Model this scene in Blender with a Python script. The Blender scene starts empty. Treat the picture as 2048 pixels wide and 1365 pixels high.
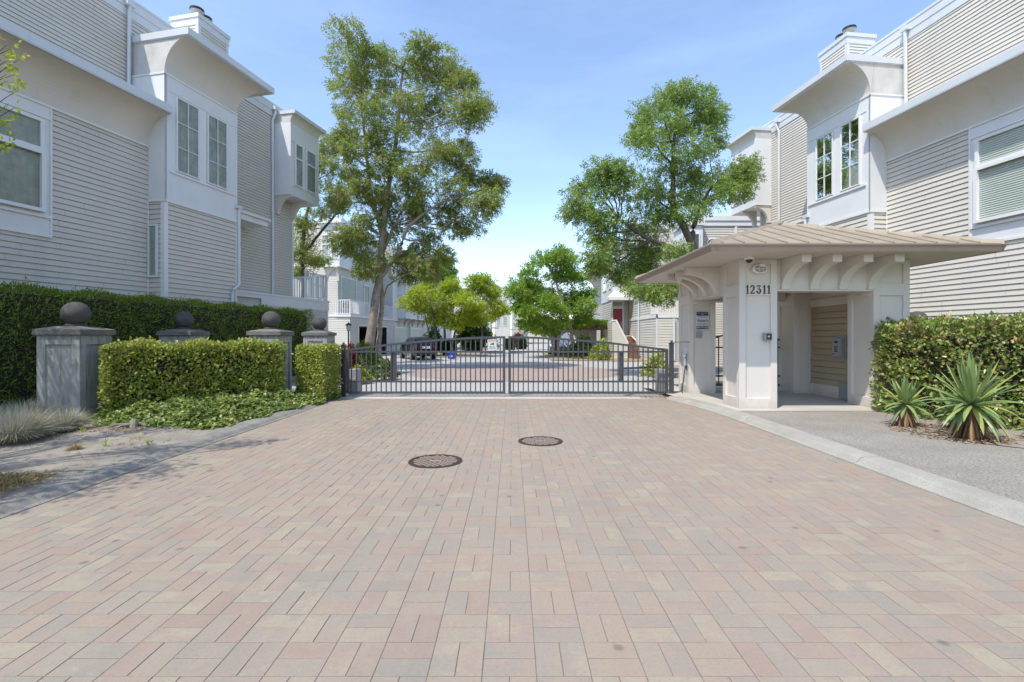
import bpy, bmesh, math, random
import numpy as np
from math import radians, sin, cos, pi
from mathutils import Vector
random.seed(7); RNG = np.random.default_rng(11)
SC = bpy.context.scene
COL = SC.collection
# ---------------------------------------------------------------- camera
cam = bpy.data.objects.new('camera', bpy.data.cameras.new('camera'))
COL.objects.link(cam); SC.camera = cam
F = 980.0; CX = 1024.0; HY = 674.0; H = 1.4
cam.location = (0, 0, H); cam.rotation_euler = (radians(90), 0, 0)
cam.data.sensor_width = 36; cam.data.lens = F/2048*36
cam.data.shift_y = (HY-682.5)/2048
cam.data.clip_start = .05; cam.data.clip_end = 3000
# ---------------------------------------------------------------- sun and sky
TOSUN = Vector((-.395, -.467, 1)).normalized()
sl = bpy.data.lights.new('sun', 'SUN'); sl.energy = 2.5; sl.angle = radians(.5); sl.color = (1, .94, .84)
so = bpy.data.objects.new('sun', sl); COL.objects.link(so)
so.location = (-12, -14, 30); so.rotation_euler = TOSUN.to_track_quat('Z', 'Y').to_euler()
W = bpy.data.worlds.new('World'); SC.world = W; W.use_nodes = True
nt = W.node_tree; nt.nodes.clear()
wo = nt.nodes.new('ShaderNodeOutputWorld'); bg = nt.nodes.new('ShaderNodeBackground')
sky = nt.nodes.new('ShaderNodeTexSky'); sky.sky_type = 'NISHITA'; sky.sun_disc = False
sky.sun_elevation = math.asin(TOSUN.z); sky.sun_rotation = math.atan2(TOSUN.x, TOSUN.y)
sky.air_density = 1.0; sky.dust_density = .6; sky.ozone_density = 1.2
bg.inputs['Strength'].default_value = .15
# thin high cloud, fixed on the sky directions
tc = nt.nodes.new('ShaderNodeTexCoord'); mp = nt.nodes.new('ShaderNodeMapping')
mp.inputs['Scale'].default_value = (1.1, 1.1, 5)
nz = nt.nodes.new('ShaderNodeTexNoise'); nz.inputs['Scale'].default_value = 1.6; nz.inputs['Detail'].default_value = 7; nz.inputs['Roughness'].default_value = .6
cr = nt.nodes.new('ShaderNodeMapRange'); cr.inputs['From Min'].default_value = .5; cr.inputs['From Max'].default_value = .85; cr.inputs['To Min'].default_value = .0; cr.inputs['To Max'].default_value = .1
mx = nt.nodes.new('ShaderNodeMix'); mx.data_type = 'RGBA'; mx.inputs['B'].default_value = (6.0, 6.8, 8.0, 1)
nt.links.new(tc.outputs['Generated'], mp.inputs['Vector']); nt.links.new(mp.outputs[0], nz.inputs['Vector'])
nt.links.new(nz.outputs['Fac'], cr.inputs['Value']); nt.links.new(cr.outputs[0], mx.inputs['Factor'])
gn = nt.nodes.new('ShaderNodeMix'); gn.data_type = 'RGBA'; gn.blend_type = 'MULTIPLY'; gn.inputs['Factor'].default_value = 1; gn.inputs['B'].default_value = (1.06, 1.04, 1.05, 1)
nt.links.new(sky.outputs[0], gn.inputs['A']); nt.links.new(gn.outputs['Result'], mx.inputs['A']); nt.links.new(mx.outputs['Result'], bg.inputs['Color'])
nt.links.new(bg.outputs[0], wo.inputs[0])
SC.view_settings.view_transform = 'Standard'; SC.view_settings.look = 'None'
SC.view_settings.exposure = .98; SC.view_settings.gamma = 1

# ---------------------------------------------------------------- helpers
def ground(px, py, z=0.0):
    Y = F*(H-z)/(py-HY); return ((px-CX)/F*Y, Y)
def at(px, py, Y): return ((px-CX)/F*Y, Y, H+(HY-py)/F*Y)
def tag(o, label=None, cat=None, group=None, kind=None):
    if label: o['label'] = label
    if cat: o['category'] = cat
    if group: o['group'] = group
    if kind: o['kind'] = kind
    return o
def empty(name, loc, label, cat, group=None, rz=0):
    o = bpy.data.objects.new(name, None); COL.objects.link(o); o.location = loc; o.rotation_euler = (0, 0, rz)
    o.empty_display_size = .2
    o['_r'] = list(loc); return tag(o, label, cat, group)
def rootloc(o):
    while o is not None and o.parent is not None: o = o.parent
    return Vector(o.location) if o is not None else Vector((0, 0, 0))
class Facet:
    """a vertical plane: origin o, horizontal axis a, outward normal n"""
    def __init__(s, o, a, n): s.o = Vector(o[:2]); s.a = Vector(a[:2]).normalized(); s.n = Vector(n[:2]).normalized()
    def p(s, u, d, z): q = s.o+s.a*u+s.n*d; return (q.x, q.y, z)
class MB:
    def __init__(s): s.v = []; s.f = []
    def quad(s, *pts):
        b = len(s.v); s.v += [tuple(p) for p in pts]; s.f.append(tuple(range(b, b+len(pts))))
    def hexa(s, P):
        b = len(s.v); s.v += [tuple(p) for p in P]
        for q in ((0,3,2,1),(4,5,6,7),(0,1,5,4),(1,2,6,5),(2,3,7,6),(3,0,4,7)): s.f.append(tuple(b+i for i in q))
    def box(s, x0, x1, y0, y1, z0, z1):
        s.hexa([(x0,y0,z0),(x1,y0,z0),(x1,y1,z0),(x0,y1,z0),(x0,y0,z1),(x1,y0,z1),(x1,y1,z1),(x0,y1,z1)])
    def fbox(s, f, u0, u1, d0, d1, z0, z1):
        s.hexa([f.p(u0,d0,z0),f.p(u1,d0,z0),f.p(u1,d1,z0),f.p(u0,d1,z0),f.p(u0,d0,z1),f.p(u1,d0,z1),f.p(u1,d1,z1),f.p(u0,d1,z1)])
    def lap(s, f, u0, u1, z0, z1, e=.125, dep=.02, d=0.0, slit=.010, deep=.03):
        """clapboards: each board leans out at its foot over a narrow open lap joint"""
        z = z0; dep *= 1.15
        while z < z1-1e-4:
            t = min(z+e, z1); q = t-slit if t < z1-1e-4 else t
            s.quad(f.p(u0,d+dep,z), f.p(u1,d+dep,z), f.p(u1,d+.002,q), f.p(u0,d+.002,q))
            s.quad(f.p(u0,d-deep,z), f.p(u1,d-deep,z), f.p(u1,d+dep,z), f.p(u0,d+dep,z))
            if q < t:
                s.quad(f.p(u0,d+.002,q), f.p(u1,d+.002,q), f.p(u1,d-deep,q), f.p(u0,d-deep,q))
                s.quad(f.p(u0,d-deep,q), f.p(u1,d-deep,q), f.p(u1,d-deep,t), f.p(u0,d-deep,t))
            z = t
    def butts(s, f, u0, u1, z0, z1, e, dep, d, step=3.2, seed=1):
        r = random.Random(seed); z = z0; k = 0
        while z < z1-e:
            u = u0+r.uniform(.3, step)
            while u < u1-.2:
                w = .0035; s.quad(f.p(u-w, d+dep*1.15+.001, z+.004), f.p(u+w, d+dep*1.15+.001, z+.004), f.p(u+w, d+.004, z+e-.013), f.p(u-w, d+.004, z+e-.013)); u += step*r.uniform(.8, 1.2)
            z += e
    def prism(s, A, B):
        n = len(A); b = len(s.v); s.v += [tuple(p) for p in A]+[tuple(p) for p in B]
        s.f.append(tuple(b+i for i in range(n))); s.f.append(tuple(b+n+i for i in reversed(range(n))))
        for i in range(n): j = (i+1) % n; s.f.append((b+i, b+n+i, b+n+j, b+j))
    def tube(s, pts, rad, n=6, cap=True):
        pts = [Vector(p) for p in pts]
        if not hasattr(rad, '__len__'): rad = [rad]*len(pts)
        b = len(s.v); up = Vector((0, 0, 1))
        for i, p in enumerate(pts):
            t = (pts[min(i+1, len(pts)-1)]-pts[max(i-1, 0)]).normalized()
            ref = up if abs(t.z) < .95 else Vector((1, 0, 0))
            x = t.cross(ref).normalized(); y = t.cross(x)
            for k in range(n):
                a = 2*pi*k/n; s.v.append(tuple(p+(x*cos(a)+y*sin(a))*rad[i]))
        for i in range(len(pts)-1):
            for k in range(n):
                k2 = (k+1) % n; s.f.append((b+i*n+k, b+i*n+k2, b+(i+1)*n+k2, b+(i+1)*n+k))
        if cap:
            s.f.append(tuple(b+k for k in reversed(range(n)))); m = b+(len(pts)-1)*n; s.f.append(tuple(m+k for k in range(n)))
    def lathe(s, c, prof, n=24, ax='z'):
        b = len(s.v)
        for (r, h) in prof:
            for k in range(n):
                a = 2*pi*k/n
                if ax == 'z': s.v.append((c[0]+r*cos(a), c[1]+r*sin(a), c[2]+h))
                elif ax == 'y': s.v.append((c[0]+r*cos(a), c[1]+h, c[2]+r*sin(a)))
                else: s.v.append((c[0]+h, c[1]+r*cos(a), c[2]+r*sin(a)))
        for i in range(len(prof)-1):
            for k in range(n):
                k2 = (k+1) % n; s.f.append((b+i*n+k, b+i*n+k2, b+(i+1)*n+k2, b+(i+1)*n+k))
        s.f.append(tuple(b+k for k in reversed(range(n)))); m = b+(len(prof)-1)*n; s.f.append(tuple(m+k for k in range(n)))
    def sphere(s, c, r, nu=24, nv=14, sc=(1,1,1)):
        s.lathe2(c, r, nu, nv, sc)
    def lathe2(s, c, r, nu, nv, sc):
        b = len(s.v)
        for i in range(nv+1):
            th = pi*i/nv; rr = max(sin(th), 1e-4)*r
            for k in range(nu):
                a = 2*pi*k/nu; s.v.append((c[0]+rr*cos(a)*sc[0], c[1]+rr*sin(a)*sc[1], c[2]-cos(th)*r*sc[2]))
        for i in range(nv):
            for k in range(nu):
                k2 = (k+1) % nu; s.f.append((b+i*nu+k, b+i*nu+k2, b+(i+1)*nu+k2, b+(i+1)*nu+k))
    def build(s, name, mat, parent=None, smooth=False, bevel=0, loc=None, kind=None, label=None):
        off = rootloc(parent) if parent is not None else Vector(loc or (0, 0, 0))
        me = bpy.data.meshes.new(name)
        me.from_pydata([(v[0]-off.x, v[1]-off.y, v[2]-off.z) for v in s.v], [], s.f)
        me.materials.append(mat); me.update()
        if smooth:
            for p in me.polygons: p.use_smooth = True
        o = bpy.data.objects.new(name, me); COL.objects.link(o)
        if parent is not None: o.parent = parent
        elif loc: o.location = loc
        if bevel:
            m = o.modifiers.new('bevel', 'BEVEL'); m.width = bevel; m.segments = 2; m.limit_method = 'ANGLE'; m.angle_limit = radians(40)
        if kind: o['kind'] = kind
        if label: o['label'] = label
        return o
def npmesh(name, V, T, mat, parent=None, k=3):
    """V (n,3) array, T (m,k) faces"""
    off = rootloc(parent) if parent is not None else Vector((0, 0, 0))
    V = np.asarray(V, dtype=np.float32)-np.array(off, dtype=np.float32)
    me = bpy.data.meshes.new(name); T = np.asarray(T, dtype=np.int32)
    me.vertices.add(len(V)); me.vertices.foreach_set('co', V.ravel())
    me.loops.add(T.size); me.loops.foreach_set('vertex_index', T.ravel())
    me.polygons.add(len(T)); me.polygons.foreach_set('loop_start', np.arange(0, T.size, k, dtype=np.int32))
    me.update(calc_edges=True); me.validate()
    me.materials.append(mat)
    o = bpy.data.objects.new(name, me); COL.objects.link(o)
    if parent is not None: o.parent = parent
    return o
def copy_tree(o, parent=None):
    c = o.copy(); COL.objects.link(c); c.parent = parent
    for ch in o.children: copy_tree(ch, c)
    return c

# ---------------------------------------------------------------- materials
def nodes(name):
    m = bpy.data.materials.new(name); m.use_nodes = True; t = m.node_tree
    return m, t, t.nodes['Principled BSDF']
def ramp(t, stops, interp='LINEAR'):
    r = t.nodes.new('ShaderNodeValToRGB'); r.color_ramp.interpolation = interp
    e = r.color_ramp.elements
    while len(e) < len(stops): e.new(.5)
    for i, (p, c) in enumerate(stops): e[i].position = p; e[i].color = (*c, 1)
    return r
def noise(t, scale, detail=4, rough=.55, vec=None, dist=0):
    n = t.nodes.new('ShaderNodeTexNoise'); n.inputs['Scale'].default_value = scale
    n.inputs['Detail'].default_value = detail; n.inputs['Roughness'].default_value = rough; n.inputs['Distortion'].default_value = dist
    if vec is not None: t.links.new(vec, n.inputs['Vector'])
    return n
def objco(t, scale=(1, 1, 1)):
    c = t.nodes.new('ShaderNodeTexCoord'); m = t.nodes.new('ShaderNodeMapping'); m.inputs['Scale'].default_value = scale
    t.links.new(c.outputs['Object'], m.inputs['Vector']); return m.outputs[0]
def mixc(t, fac, a, b, mode='MIX'):
    m = t.nodes.new('ShaderNodeMix'); m.data_type = 'RGBA'; m.blend_type = mode
    if isinstance(fac, (int, float)): m.inputs['Factor'].default_value = fac
    else: t.links.new(fac, m.inputs['Factor'])
    for s, v in (('A', a), ('B', b)):
        if isinstance(v, tuple): m.inputs[s].default_value = (*v, 1)
        else: t.links.new(v, m.inputs[s])
    return m.outputs['Result']
def mrange(t, v, a, b, c=0, d=1):
    m = t.nodes.new('ShaderNodeMapRange'); t.links.new(v, m.inputs['Value'])
    for k, x in zip(('From Min', 'From Max', 'To Min', 'To Max'), (a, b, c, d)): m.inputs[k].default_value = x
    return m.outputs[0]
def bump(t, bsdf, h, strength=.3, dist=.01):
    b = t.nodes.new('ShaderNodeBump'); b.inputs['Strength'].default_value = strength; b.inputs['Distance'].default_value = dist
    t.links.new(h, b.inputs['Height']); t.links.new(b.outputs[0], bsdf.inputs['Normal'])
def paint(name, col, rough=.6, var=.12, scale=1.2, dirt=(.5, .47, .42), streak=True, bs=.12, bscale=60, amount=.35):
    """painted or plastered surface: soft blotches, vertical dirt streaks, fine grain"""
    m, t, b = nodes(name); v = objco(t); n1 = noise(t, scale, 6, .6, v)
    c = mixc(t, mrange(t, n1.outputs['Fac'], .3, .7), tuple(x*(1-var) for x in col), tuple(min(1, x*(1+var*.5)) for x in col))
    if streak:
        n2 = noise(t, 2.2, 6, .65, objco(t, (1.6, 1.6, .22)))
        c = mixc(t, mrange(t, n2.outputs['Fac'], .56, .85, 0, amount), c, tuple(x*y for x, y in zip(col, dirt)))
    t.links.new(c, b.inputs['Base Color']); b.inputs['Roughness'].default_value = rough
    n3 = noise(t, bscale, 5, .6, v); bump(t, b, n3.outputs['Fac'], bs, .004)
    return m
def metal(name, col, rough=.4, metallic=.0, var=.2):
    m, t, b = nodes(name); n1 = noise(t, 9, 5, .6, objco(t))
    c = mixc(t, n1.outputs['Fac'], tuple(x*(1-var) for x in col), tuple(min(1, x*(1+var)) for x in col))
    t.links.new(c, b.inputs['Base Color']); b.inputs['Roughness'].default_value = rough; b.inputs['Metallic'].default_value = metallic
    return m
M = {}
M['siding'] = paint('cream_siding', (.575, .54, .475), .6, .07, .8, (.72, .72, .7), True, .12, 90, .5)
M['siding_far'] = paint('pale_siding', (.56, .535, .485), .6, .07, .8, (.75, .72, .68), True, .12, 90, .5)
M['trim'] = paint('white_trim', (.69, .695, .69), .5, .05, 1.5, (.72, .72, .7), True, .06, 80)
M['stucco'] = paint('pale_stucco', (.66, .67, .675), .8, .05, 1.4, (.8, .8, .78), True, .5, 140)
M['cove'] = paint('stained_cove_plaster', (.60, .565, .505), .8, .1, .7, (.68, .66, .62), True, .4, 120, .5)
M['cove_end'] = paint('weathered_concrete_plaster', (.55, .54, .51), .85, .2, 2.0, (.45, .44, .42), True, .5, 50, .8)
M['fascia'] = paint('fascia_metal', (.58, .60, .61), .4, .05, 1.0, (.7, .7, .7), True, .03, 40)
M['soffit'] = paint('pinkish_soffit', (.62, .56, .51), .6, .05, 1.0, (.8, .76, .72), True, .06, 60)
def mk_gatepaint():
    m = paint('gatehouse_cream_paint', (.625, .585, .53), .6, .05, 1.2, (.8, .77, .7), True, .3, 70, .5); t = m.node_tree; b = t.nodes['Principled BSDF']
    src = b.inputs['Base Color'].links[0].from_socket; v = objco(t); sp = t.nodes.new('ShaderNodeSeparateXYZ'); t.links.new(v, sp.inputs[0])
    n = noise(t, 5, 6, .7, objco(t, (1, 1, .5))); ad = t.nodes.new('ShaderNodeMath'); ad.operation = 'MULTIPLY_ADD'; ad.inputs[1].default_value = -.5
    t.links.new(n.outputs['Fac'], ad.inputs[0]); t.links.new(sp.outputs['Z'], ad.inputs[2])
    c = mixc(t, mrange(t, ad.outputs[0], -.28, -.05, .55, 0), src, (.36, .33, .28))      # mud splashed up at the foot
    n2 = noise(t, 2.6, 6, .75, v); c = mixc(t, mrange(t, n2.outputs['Fac'], .6, .72, 0, .35), c, (.5, .46, .4))
    t.links.new(c, b.inputs['Base Color']); return m
M['gate_paint'] = mk_gatepaint()
M['panel_tan'] = paint('tan_siding', (.42, .34, .23), .6, .07, 1.2, (.8, .76, .7), True, .1, 70)
M['roofedge'] = paint('brown_gutter_metal', (.28, .215, .165), .45, .08, 1.0, (.7, .68, .65), True, .05, 40)
M['black'] = metal('black_metal', (.035, .036, .04), .45, .3)
M['grille'] = metal('charcoal_gate_paint', (.06, .063, .07), .45, .2)
M['grey'] = paint('grey_metal_box', (.3, .3, .3), .5, .08, 4, (.7, .7, .7), True, .05, 40)
M['white'] = paint('white_plastic', (.72, .7, .66), .45, .06, 6, (.7, .7, .65), True, .03, 40)
M['dark'] = metal('dark_lens', (.02, .02, .022), .15)
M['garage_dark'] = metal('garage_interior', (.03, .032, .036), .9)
M['garage_door'] = paint('garage_door_cream', (.62, .6, .5), .6, .06, 1.5, (.8, .78, .7), True, .06, 60)
M['red'] = paint('red_door_paint', (.27, .035, .04), .45, .08, 3, (.7, .6, .6), True, .03, 40)
M['wood'] = paint('brown_timber', (.20, .10, .055), .75, .3, 5, (.6, .55, .5), True, .4, 40)
M['bark'] = paint('grey_bark', (.30, .255, .21), .95, .4, 5, (.35, .3, .26), True, 1.0, 30, .9)
M['bark_dark'] = paint('dark_bark', (.12, .10, .08), .95, .4, 6, (.4, .35, .3), True, 1.0, 30, .9)
M['flue'] = metal('flue_steel', (.42, .41, .4), .45, .5)
M['pipe'] = paint('downspout_paint', (.56, .59, .61), .45, .05, 2, (.75, .75, .75), True, .03, 40)
M['blind'] = paint('blind_slats', (.60, .61, .57), .6, .04, 2, (.85, .85, .85), False, .02, 40)
M['curtain'] = paint('pale_curtain', (.50, .52, .47), .9, .25, 5, (.6, .6, .6), True, .1, 30)
M['concrete'] = paint('pale_concrete', (.46, .44, .40), .9, .12, 3, (.6, .58, .52), False, .5, 50)
def mk_glass():
    m, t, b = nodes('window_glass'); t.nodes.remove(b)
    tr = t.nodes.new('ShaderNodeBsdfTransparent'); tr.inputs[0].default_value = (.86, .9, .88, 1)
    gl = t.nodes.new('ShaderNodeBsdfGlossy'); gl.inputs['Roughness'].default_value = .015
    n = noise(t, 1.2, 2, .5, objco(t)); bm = t.nodes.new('ShaderNodeBump'); bm.inputs['Strength'].default_value = .12; bm.inputs['Distance'].default_value = .03
    t.links.new(n.outputs['Fac'], bm.inputs['Height']); t.links.new(bm.outputs[0], gl.inputs['Normal'])
    fr = t.nodes.new('ShaderNodeFresnel'); fr.inputs['IOR'].default_value = 1.3
    mxs = t.nodes.new('ShaderNodeMixShader'); t.links.new(fr.outputs[0], mxs.inputs[0])
    t.links.new(tr.outputs[0], mxs.inputs[1]); t.links.new(gl.outputs[0], mxs.inputs[2])
    t.links.new(mxs.outputs[0], t.nodes['Material Output'].inputs[0]); return m
M['glass'] = mk_glass()
def leafmat(name, stops, transl=.48, rough=.55, nscale=.9, tint=None, tfac=(.5, .75), gloss=.35):
    m, t, b = nodes(name)
    g = t.nodes.new('ShaderNodeNewGeometry'); r = ramp(t, stops)
    t.links.new(g.outputs['Random Per Island'], r.inputs['Fac'])
    c = r.outputs[0]; v = objco(t); n = noise(t, nscale, 3, .6, v)
    c = mixc(t, mrange(t, n.outputs['Fac'], .35, .7, 0, .55), c, tuple(x*.62 for x in stops[len(stops)//2][1]))
    if tint:
        n2 = noise(t, nscale*1.7, 3, .6, objco(t, (1, 1.1, .9)))
        c = mixc(t, mrange(t, n2.outputs['Fac'], tfac[0], tfac[1], 0, .8), c, tint)
    t.links.new(c, b.inputs['Base Color']); b.inputs['Roughness'].default_value = rough; b.inputs['Specular IOR Level'].default_value = gloss
    tl = t.nodes.new('ShaderNodeBsdfTranslucent'); t.links.new(c, tl.inputs[0])
    ms = t.nodes.new('ShaderNodeMixShader'); ms.inputs[0].default_value = transl
    t.links.new(b.outputs[0], ms.inputs[1]); t.links.new(tl.outputs[0], ms.inputs[2])
    t.links.new(ms.outputs[0], t.nodes['Material Output'].inputs[0]); return m
M['ash'] = leafmat('ash_leaf', [(0, (.13, .22, .04)), (.4, (.23, .335, .06)), (.75, (.36, .43, .10)), (1, (.46, .40, .16))], tint=(.40, .30, .16), tfac=(.53, .72))
M['ash2'] = leafmat('ash_leaf_green', [(0, (.12, .23, .05)), (.5, (.22, .36, .07)), (.85, (.36, .48, .12)), (1, (.44, .38, .16))], tint=(.38, .29, .15), tfac=(.6, .78))
M['locust'] = leafmat('bright_green_leaf', [(0, (.16, .28, .035)), (.5, (.27, .44, .055)), (1, (.40, .54, .09))])
M['golden'] = leafmat('yellow_green_leaf', [(0, (.27, .38, .03)), (.5, (.42, .52, .04)), (1, (.56, .60, .07))], transl=.45)
M['deep'] = leafmat('deep_green_leaf', [(0, (.02, .05, .012)), (.6, (.045, .09, .02)), (1, (.09, .14, .03))])
M['cedar'] = leafmat('cedar_spray', [(0, (.08, .15, .02)), (.5, (.18, .28, .04)), (.85, (.32, .42, .06)), (1, (.44, .50, .11))], .35, .6, 1.6, (.19, .16, .06), (.52, .75), .2)
M['privet'] = leafmat('privet_leaf', [(0, (.15, .23, .035)), (.45, (.32, .40, .06)), (.8, (.50, .54, .10)), (.93, (.55, .52, .16)), (1, (.42, .22, .08))], .3, .42, 1.6, (.36, .33, .09), (.55, .75), .5)
M['laurel'] = leafmat('laurel_leaf', [(0, (.09, .16, .03)), (.42, (.20, .31, .05)), (.76, (.33, .43, .09)), (.86, (.47, .48, .16)), (.93, (.44, .26, .12)), (1, (.36, .16, .08))], .3, .35, 1.1, (.20, .12, .05), (.56, .74), .6)
M['ivy'] = leafmat('ivy_leaf', [(0, (.04, .085, .02)), (.5, (.11, .18, .03)), (.85, (.24, .30, .05)), (1, (.40, .37, .10))], .25, .4, 2.0, None, gloss=.5)
M['fescue'] = leafmat('blue_fescue_blade', [(0, (.30, .26, .15)), (.4, (.46, .43, .31)), (.75, (.50, .52, .46)), (1, (.64, .58, .43))], .3, .7)
M['dry'] = leafmat('dry_grass_blade', [(0, (.24, .17, .075)), (.6, (.40, .30, .14)), (.9, (.5, .4, .22)), (1, (.2, .22, .06))], .3, .8)
M['yucca'] = leafmat('yucca_leaf', [(0, (.13, .23, .09)), (.45, (.22, .32, .12)), (.8, (.31, .38, .11)), (1, (.46, .45, .15))], .2, .4, 1.0)
M['yucca_dead'] = leafmat('dead_yucca_leaf', [(0, (.11, .06, .03)), (.6, (.25, .15, .08)), (1, (.45, .34, .2))], .2, .8)
M['litter'] = leafmat('leaf_litter', [(0, (.18, .08, .04)), (.5, (.32, .17, .08)), (1, (.5, .36, .2))], .1, .8)
M['redleaf'] = leafmat('red_leaf', [(0, (.12, .02, .02)), (1, (.3, .06, .04))])
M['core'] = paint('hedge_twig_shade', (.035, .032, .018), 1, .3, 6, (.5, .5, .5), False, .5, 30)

def mk_paver():
    m, t, b = nodes('brick_paver')
    g = t.nodes.new('ShaderNodeNewGeometry')
    r = ramp(t, [(0, (0.288, 0.199, 0.156)), (.18, (0.322, 0.252, 0.189)), (.34, (0.299, 0.263, 0.200)), (.5, (0.243, 0.232, 0.196)), (.62, (0.356, 0.318, 0.218)), (.76, (0.305, 0.228, 0.182)), (.88, (0.226, 0.228, 0.200)), (1, (0.311, 0.240, 0.187))])
    v = objco(t)
    # each paver is shaded from two pigments: blotch inside the brick shifts the ramp
    n1 = noise(t, 7, 3, .6, v); ad = t.nodes.new('ShaderNodeMath'); ad.operation = 'MULTIPLY_ADD'
    t.links.new(n1.outputs['Fac'], ad.inputs[0]); ad.inputs[1].default_value = .55; ad2 = t.nodes.new('ShaderNodeMath'); ad2.operation = 'ADD'; ad2.inputs[1].default_value = -.28
    t.links.new(g.outputs['Random Per Island'], ad.inputs[2]); t.links.new(ad.outputs[0], ad2.inputs[0]); 
    fr = t.nodes.new('ShaderNodeMath'); fr.operation = 'FRACT'; t.links.new(ad2.outputs[0], fr.inputs[0]); t.links.new(ad2.outputs[0], r.inputs['Fac'])
    c = r.outputs[0]
    c = mixc(t, .42, c, (0.292, 0.245, 0.194))
    n2 = noise(t, .55, 4, .6, v); c = mixc(t, mrange(t, n2.outputs['Fac'], .45, .7, 0, .5), c, (0.339, 0.248, 0.193))
    n3 = noise(t, 130, 4, .7, v); c = mixc(t, mrange(t, n3.outputs['Fac'], .3, .7, 0, .22), c, (0.215, 0.187, 0.154), 'MIX')
    n5 = noise(t, 2.2, 6, .7, objco(t, (1, .45, 1))); c = mixc(t, mrange(t, n5.outputs['Fac'], .56, .8, 0, .3), c, (0.271, 0.234, 0.193))
    n7 = noise(t, .9, 6, .7, objco(t, (1.6, .22, 1))); c = mixc(t, mrange(t, n7.outputs['Fac'], .5, .72, 0, .38), c, (0.192, 0.170, 0.141))
    n6 = noise(t, 22, 5, .7, v); c = mixc(t, mrange(t, n6.outputs['Fac'], .62, .85, 0, .5), c, (0.565, 0.526, 0.440))
    n8 = noise(t, 1.3, 8, .72, v, 1.2); c = mixc(t, mrange(t, n8.outputs['Fac'], .55, .75, 0, .4), c, (0.316, 0.254, 0.215))
    n9 = noise(t, 55, 6, .75, v); c = mixc(t, mrange(t, n9.outputs['Fac'], .5, .72, 0, .38), c, (.14, .112, .095))
    # gum and oil spots
    vo = t.nodes.new('ShaderNodeTexVoronoi'); vo.voronoi_dimensions = '2D'; vo.inputs['Scale'].default_value = 1.9; t.links.new(v, vo.inputs['Vector'])
    sp = mrange(t, vo.outputs['Distance'], .03, .06, 1, 0)
    sep = t.nodes.new('ShaderNodeSeparateColor'); t.links.new(vo.outputs['Color'], sep.inputs[0])
    gt = t.nodes.new('ShaderNodeMath'); gt.operation = 'GREATER_THAN'; gt.inputs[1].default_value = .72; t.links.new(sep.outputs[0], gt.inputs[0])
    mu = t.nodes.new('ShaderNodeMath'); mu.operation = 'MULTIPLY'; t.links.new(sp, mu.inputs[0]); t.links.new(gt.outputs[0], mu.inputs[1])
    mu2 = t.nodes.new('ShaderNodeMath'); mu2.operation = 'MULTIPLY'; mu2.inputs[1].default_value = .6; t.links.new(mu.outputs[0], mu2.inputs[0])
    c = mixc(t, mu2.outputs[0], c, (.13, .10, .085))
    t.links.new(c, b.inputs['Base Color']); b.inputs['Roughness'].default_value = .85
    bump(t, b, n3.outputs['Fac'], .35, .004); return m
M['paver'] = mk_paver()
def mk_ground(name, c0, c1, scale, spk=None, bscale=80, bs=.5, patch=None):
    m, t, b = nodes(name); v = objco(t); n = noise(t, scale, 7, .62, v)
    c = mixc(t, mrange(t, n.outputs['Fac'], .35, .68), c0, c1)
    n2 = noise(t, bscale, 4, .65, v)
    if spk: c = mixc(t, mrange(t, n2.outputs['Fac'], .45, .62, 0, .8), c, spk)
    if patch:
        n4 = noise(t, .8, 6, .7, v); c = mixc(t, mrange(t, n4.outputs['Fac'], .55, .7, 0, .6), c, patch)
    t.links.new(c, b.inputs['Base Color']); b.inputs['Roughness'].default_value = .95
    bump(t, b, n2.outputs['Fac'], bs, .008); return m
M['soil'] = mk_ground('sandy_soil', (.20, .175, .145), (.33, .30, .255), 2.5, (.26, .23, .19), 60, .9)
M['joint'] = mk_ground('joint_sand', (.15, .122, .106), (.23, .19, .165), 4)
M['aggregate'] = mk_ground('exposed_aggregate', (.26, .24, .205), (.33, .305, .265), 1.5, (.12, .11, .098), 42, .8, (.20, .18, .15))
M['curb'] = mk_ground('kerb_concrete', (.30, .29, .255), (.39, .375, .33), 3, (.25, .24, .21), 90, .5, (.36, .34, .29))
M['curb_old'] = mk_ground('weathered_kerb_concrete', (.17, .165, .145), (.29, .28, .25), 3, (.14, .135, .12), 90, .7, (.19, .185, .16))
M['slab'] = mk_ground('smooth_slab', (.40, .38, .335), (.48, .455, .41), 1.2, None, 60, .3, (.42, .40, .35))
M['road'] = mk_ground('pale_asphalt', (.36, .35, .335), (.43, .42, .40), .7, (.30, .29, .28), 50, .4)
M['redroad'] = mk_ground('red_brick_circle', (.31, .25, .215), (.37, .30, .265), 1.5, (.27, .19, .16), 14, .4)
M['bed'] = mk_ground('bark_mulch', (.22, .195, .165), (.33, .30, .26), 5, (.30, .25, .2), 40, 1)
M['lawn'] = mk_ground('dry_lawn', (.26, .20, .10), (.36, .29, .16), 2, (.2, .17, .07), 60, 1)
M['field'] = mk_ground('distant_ground', (.16, .16, .10), (.24, .23, .17), .05, None, 2, .3)
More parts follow.
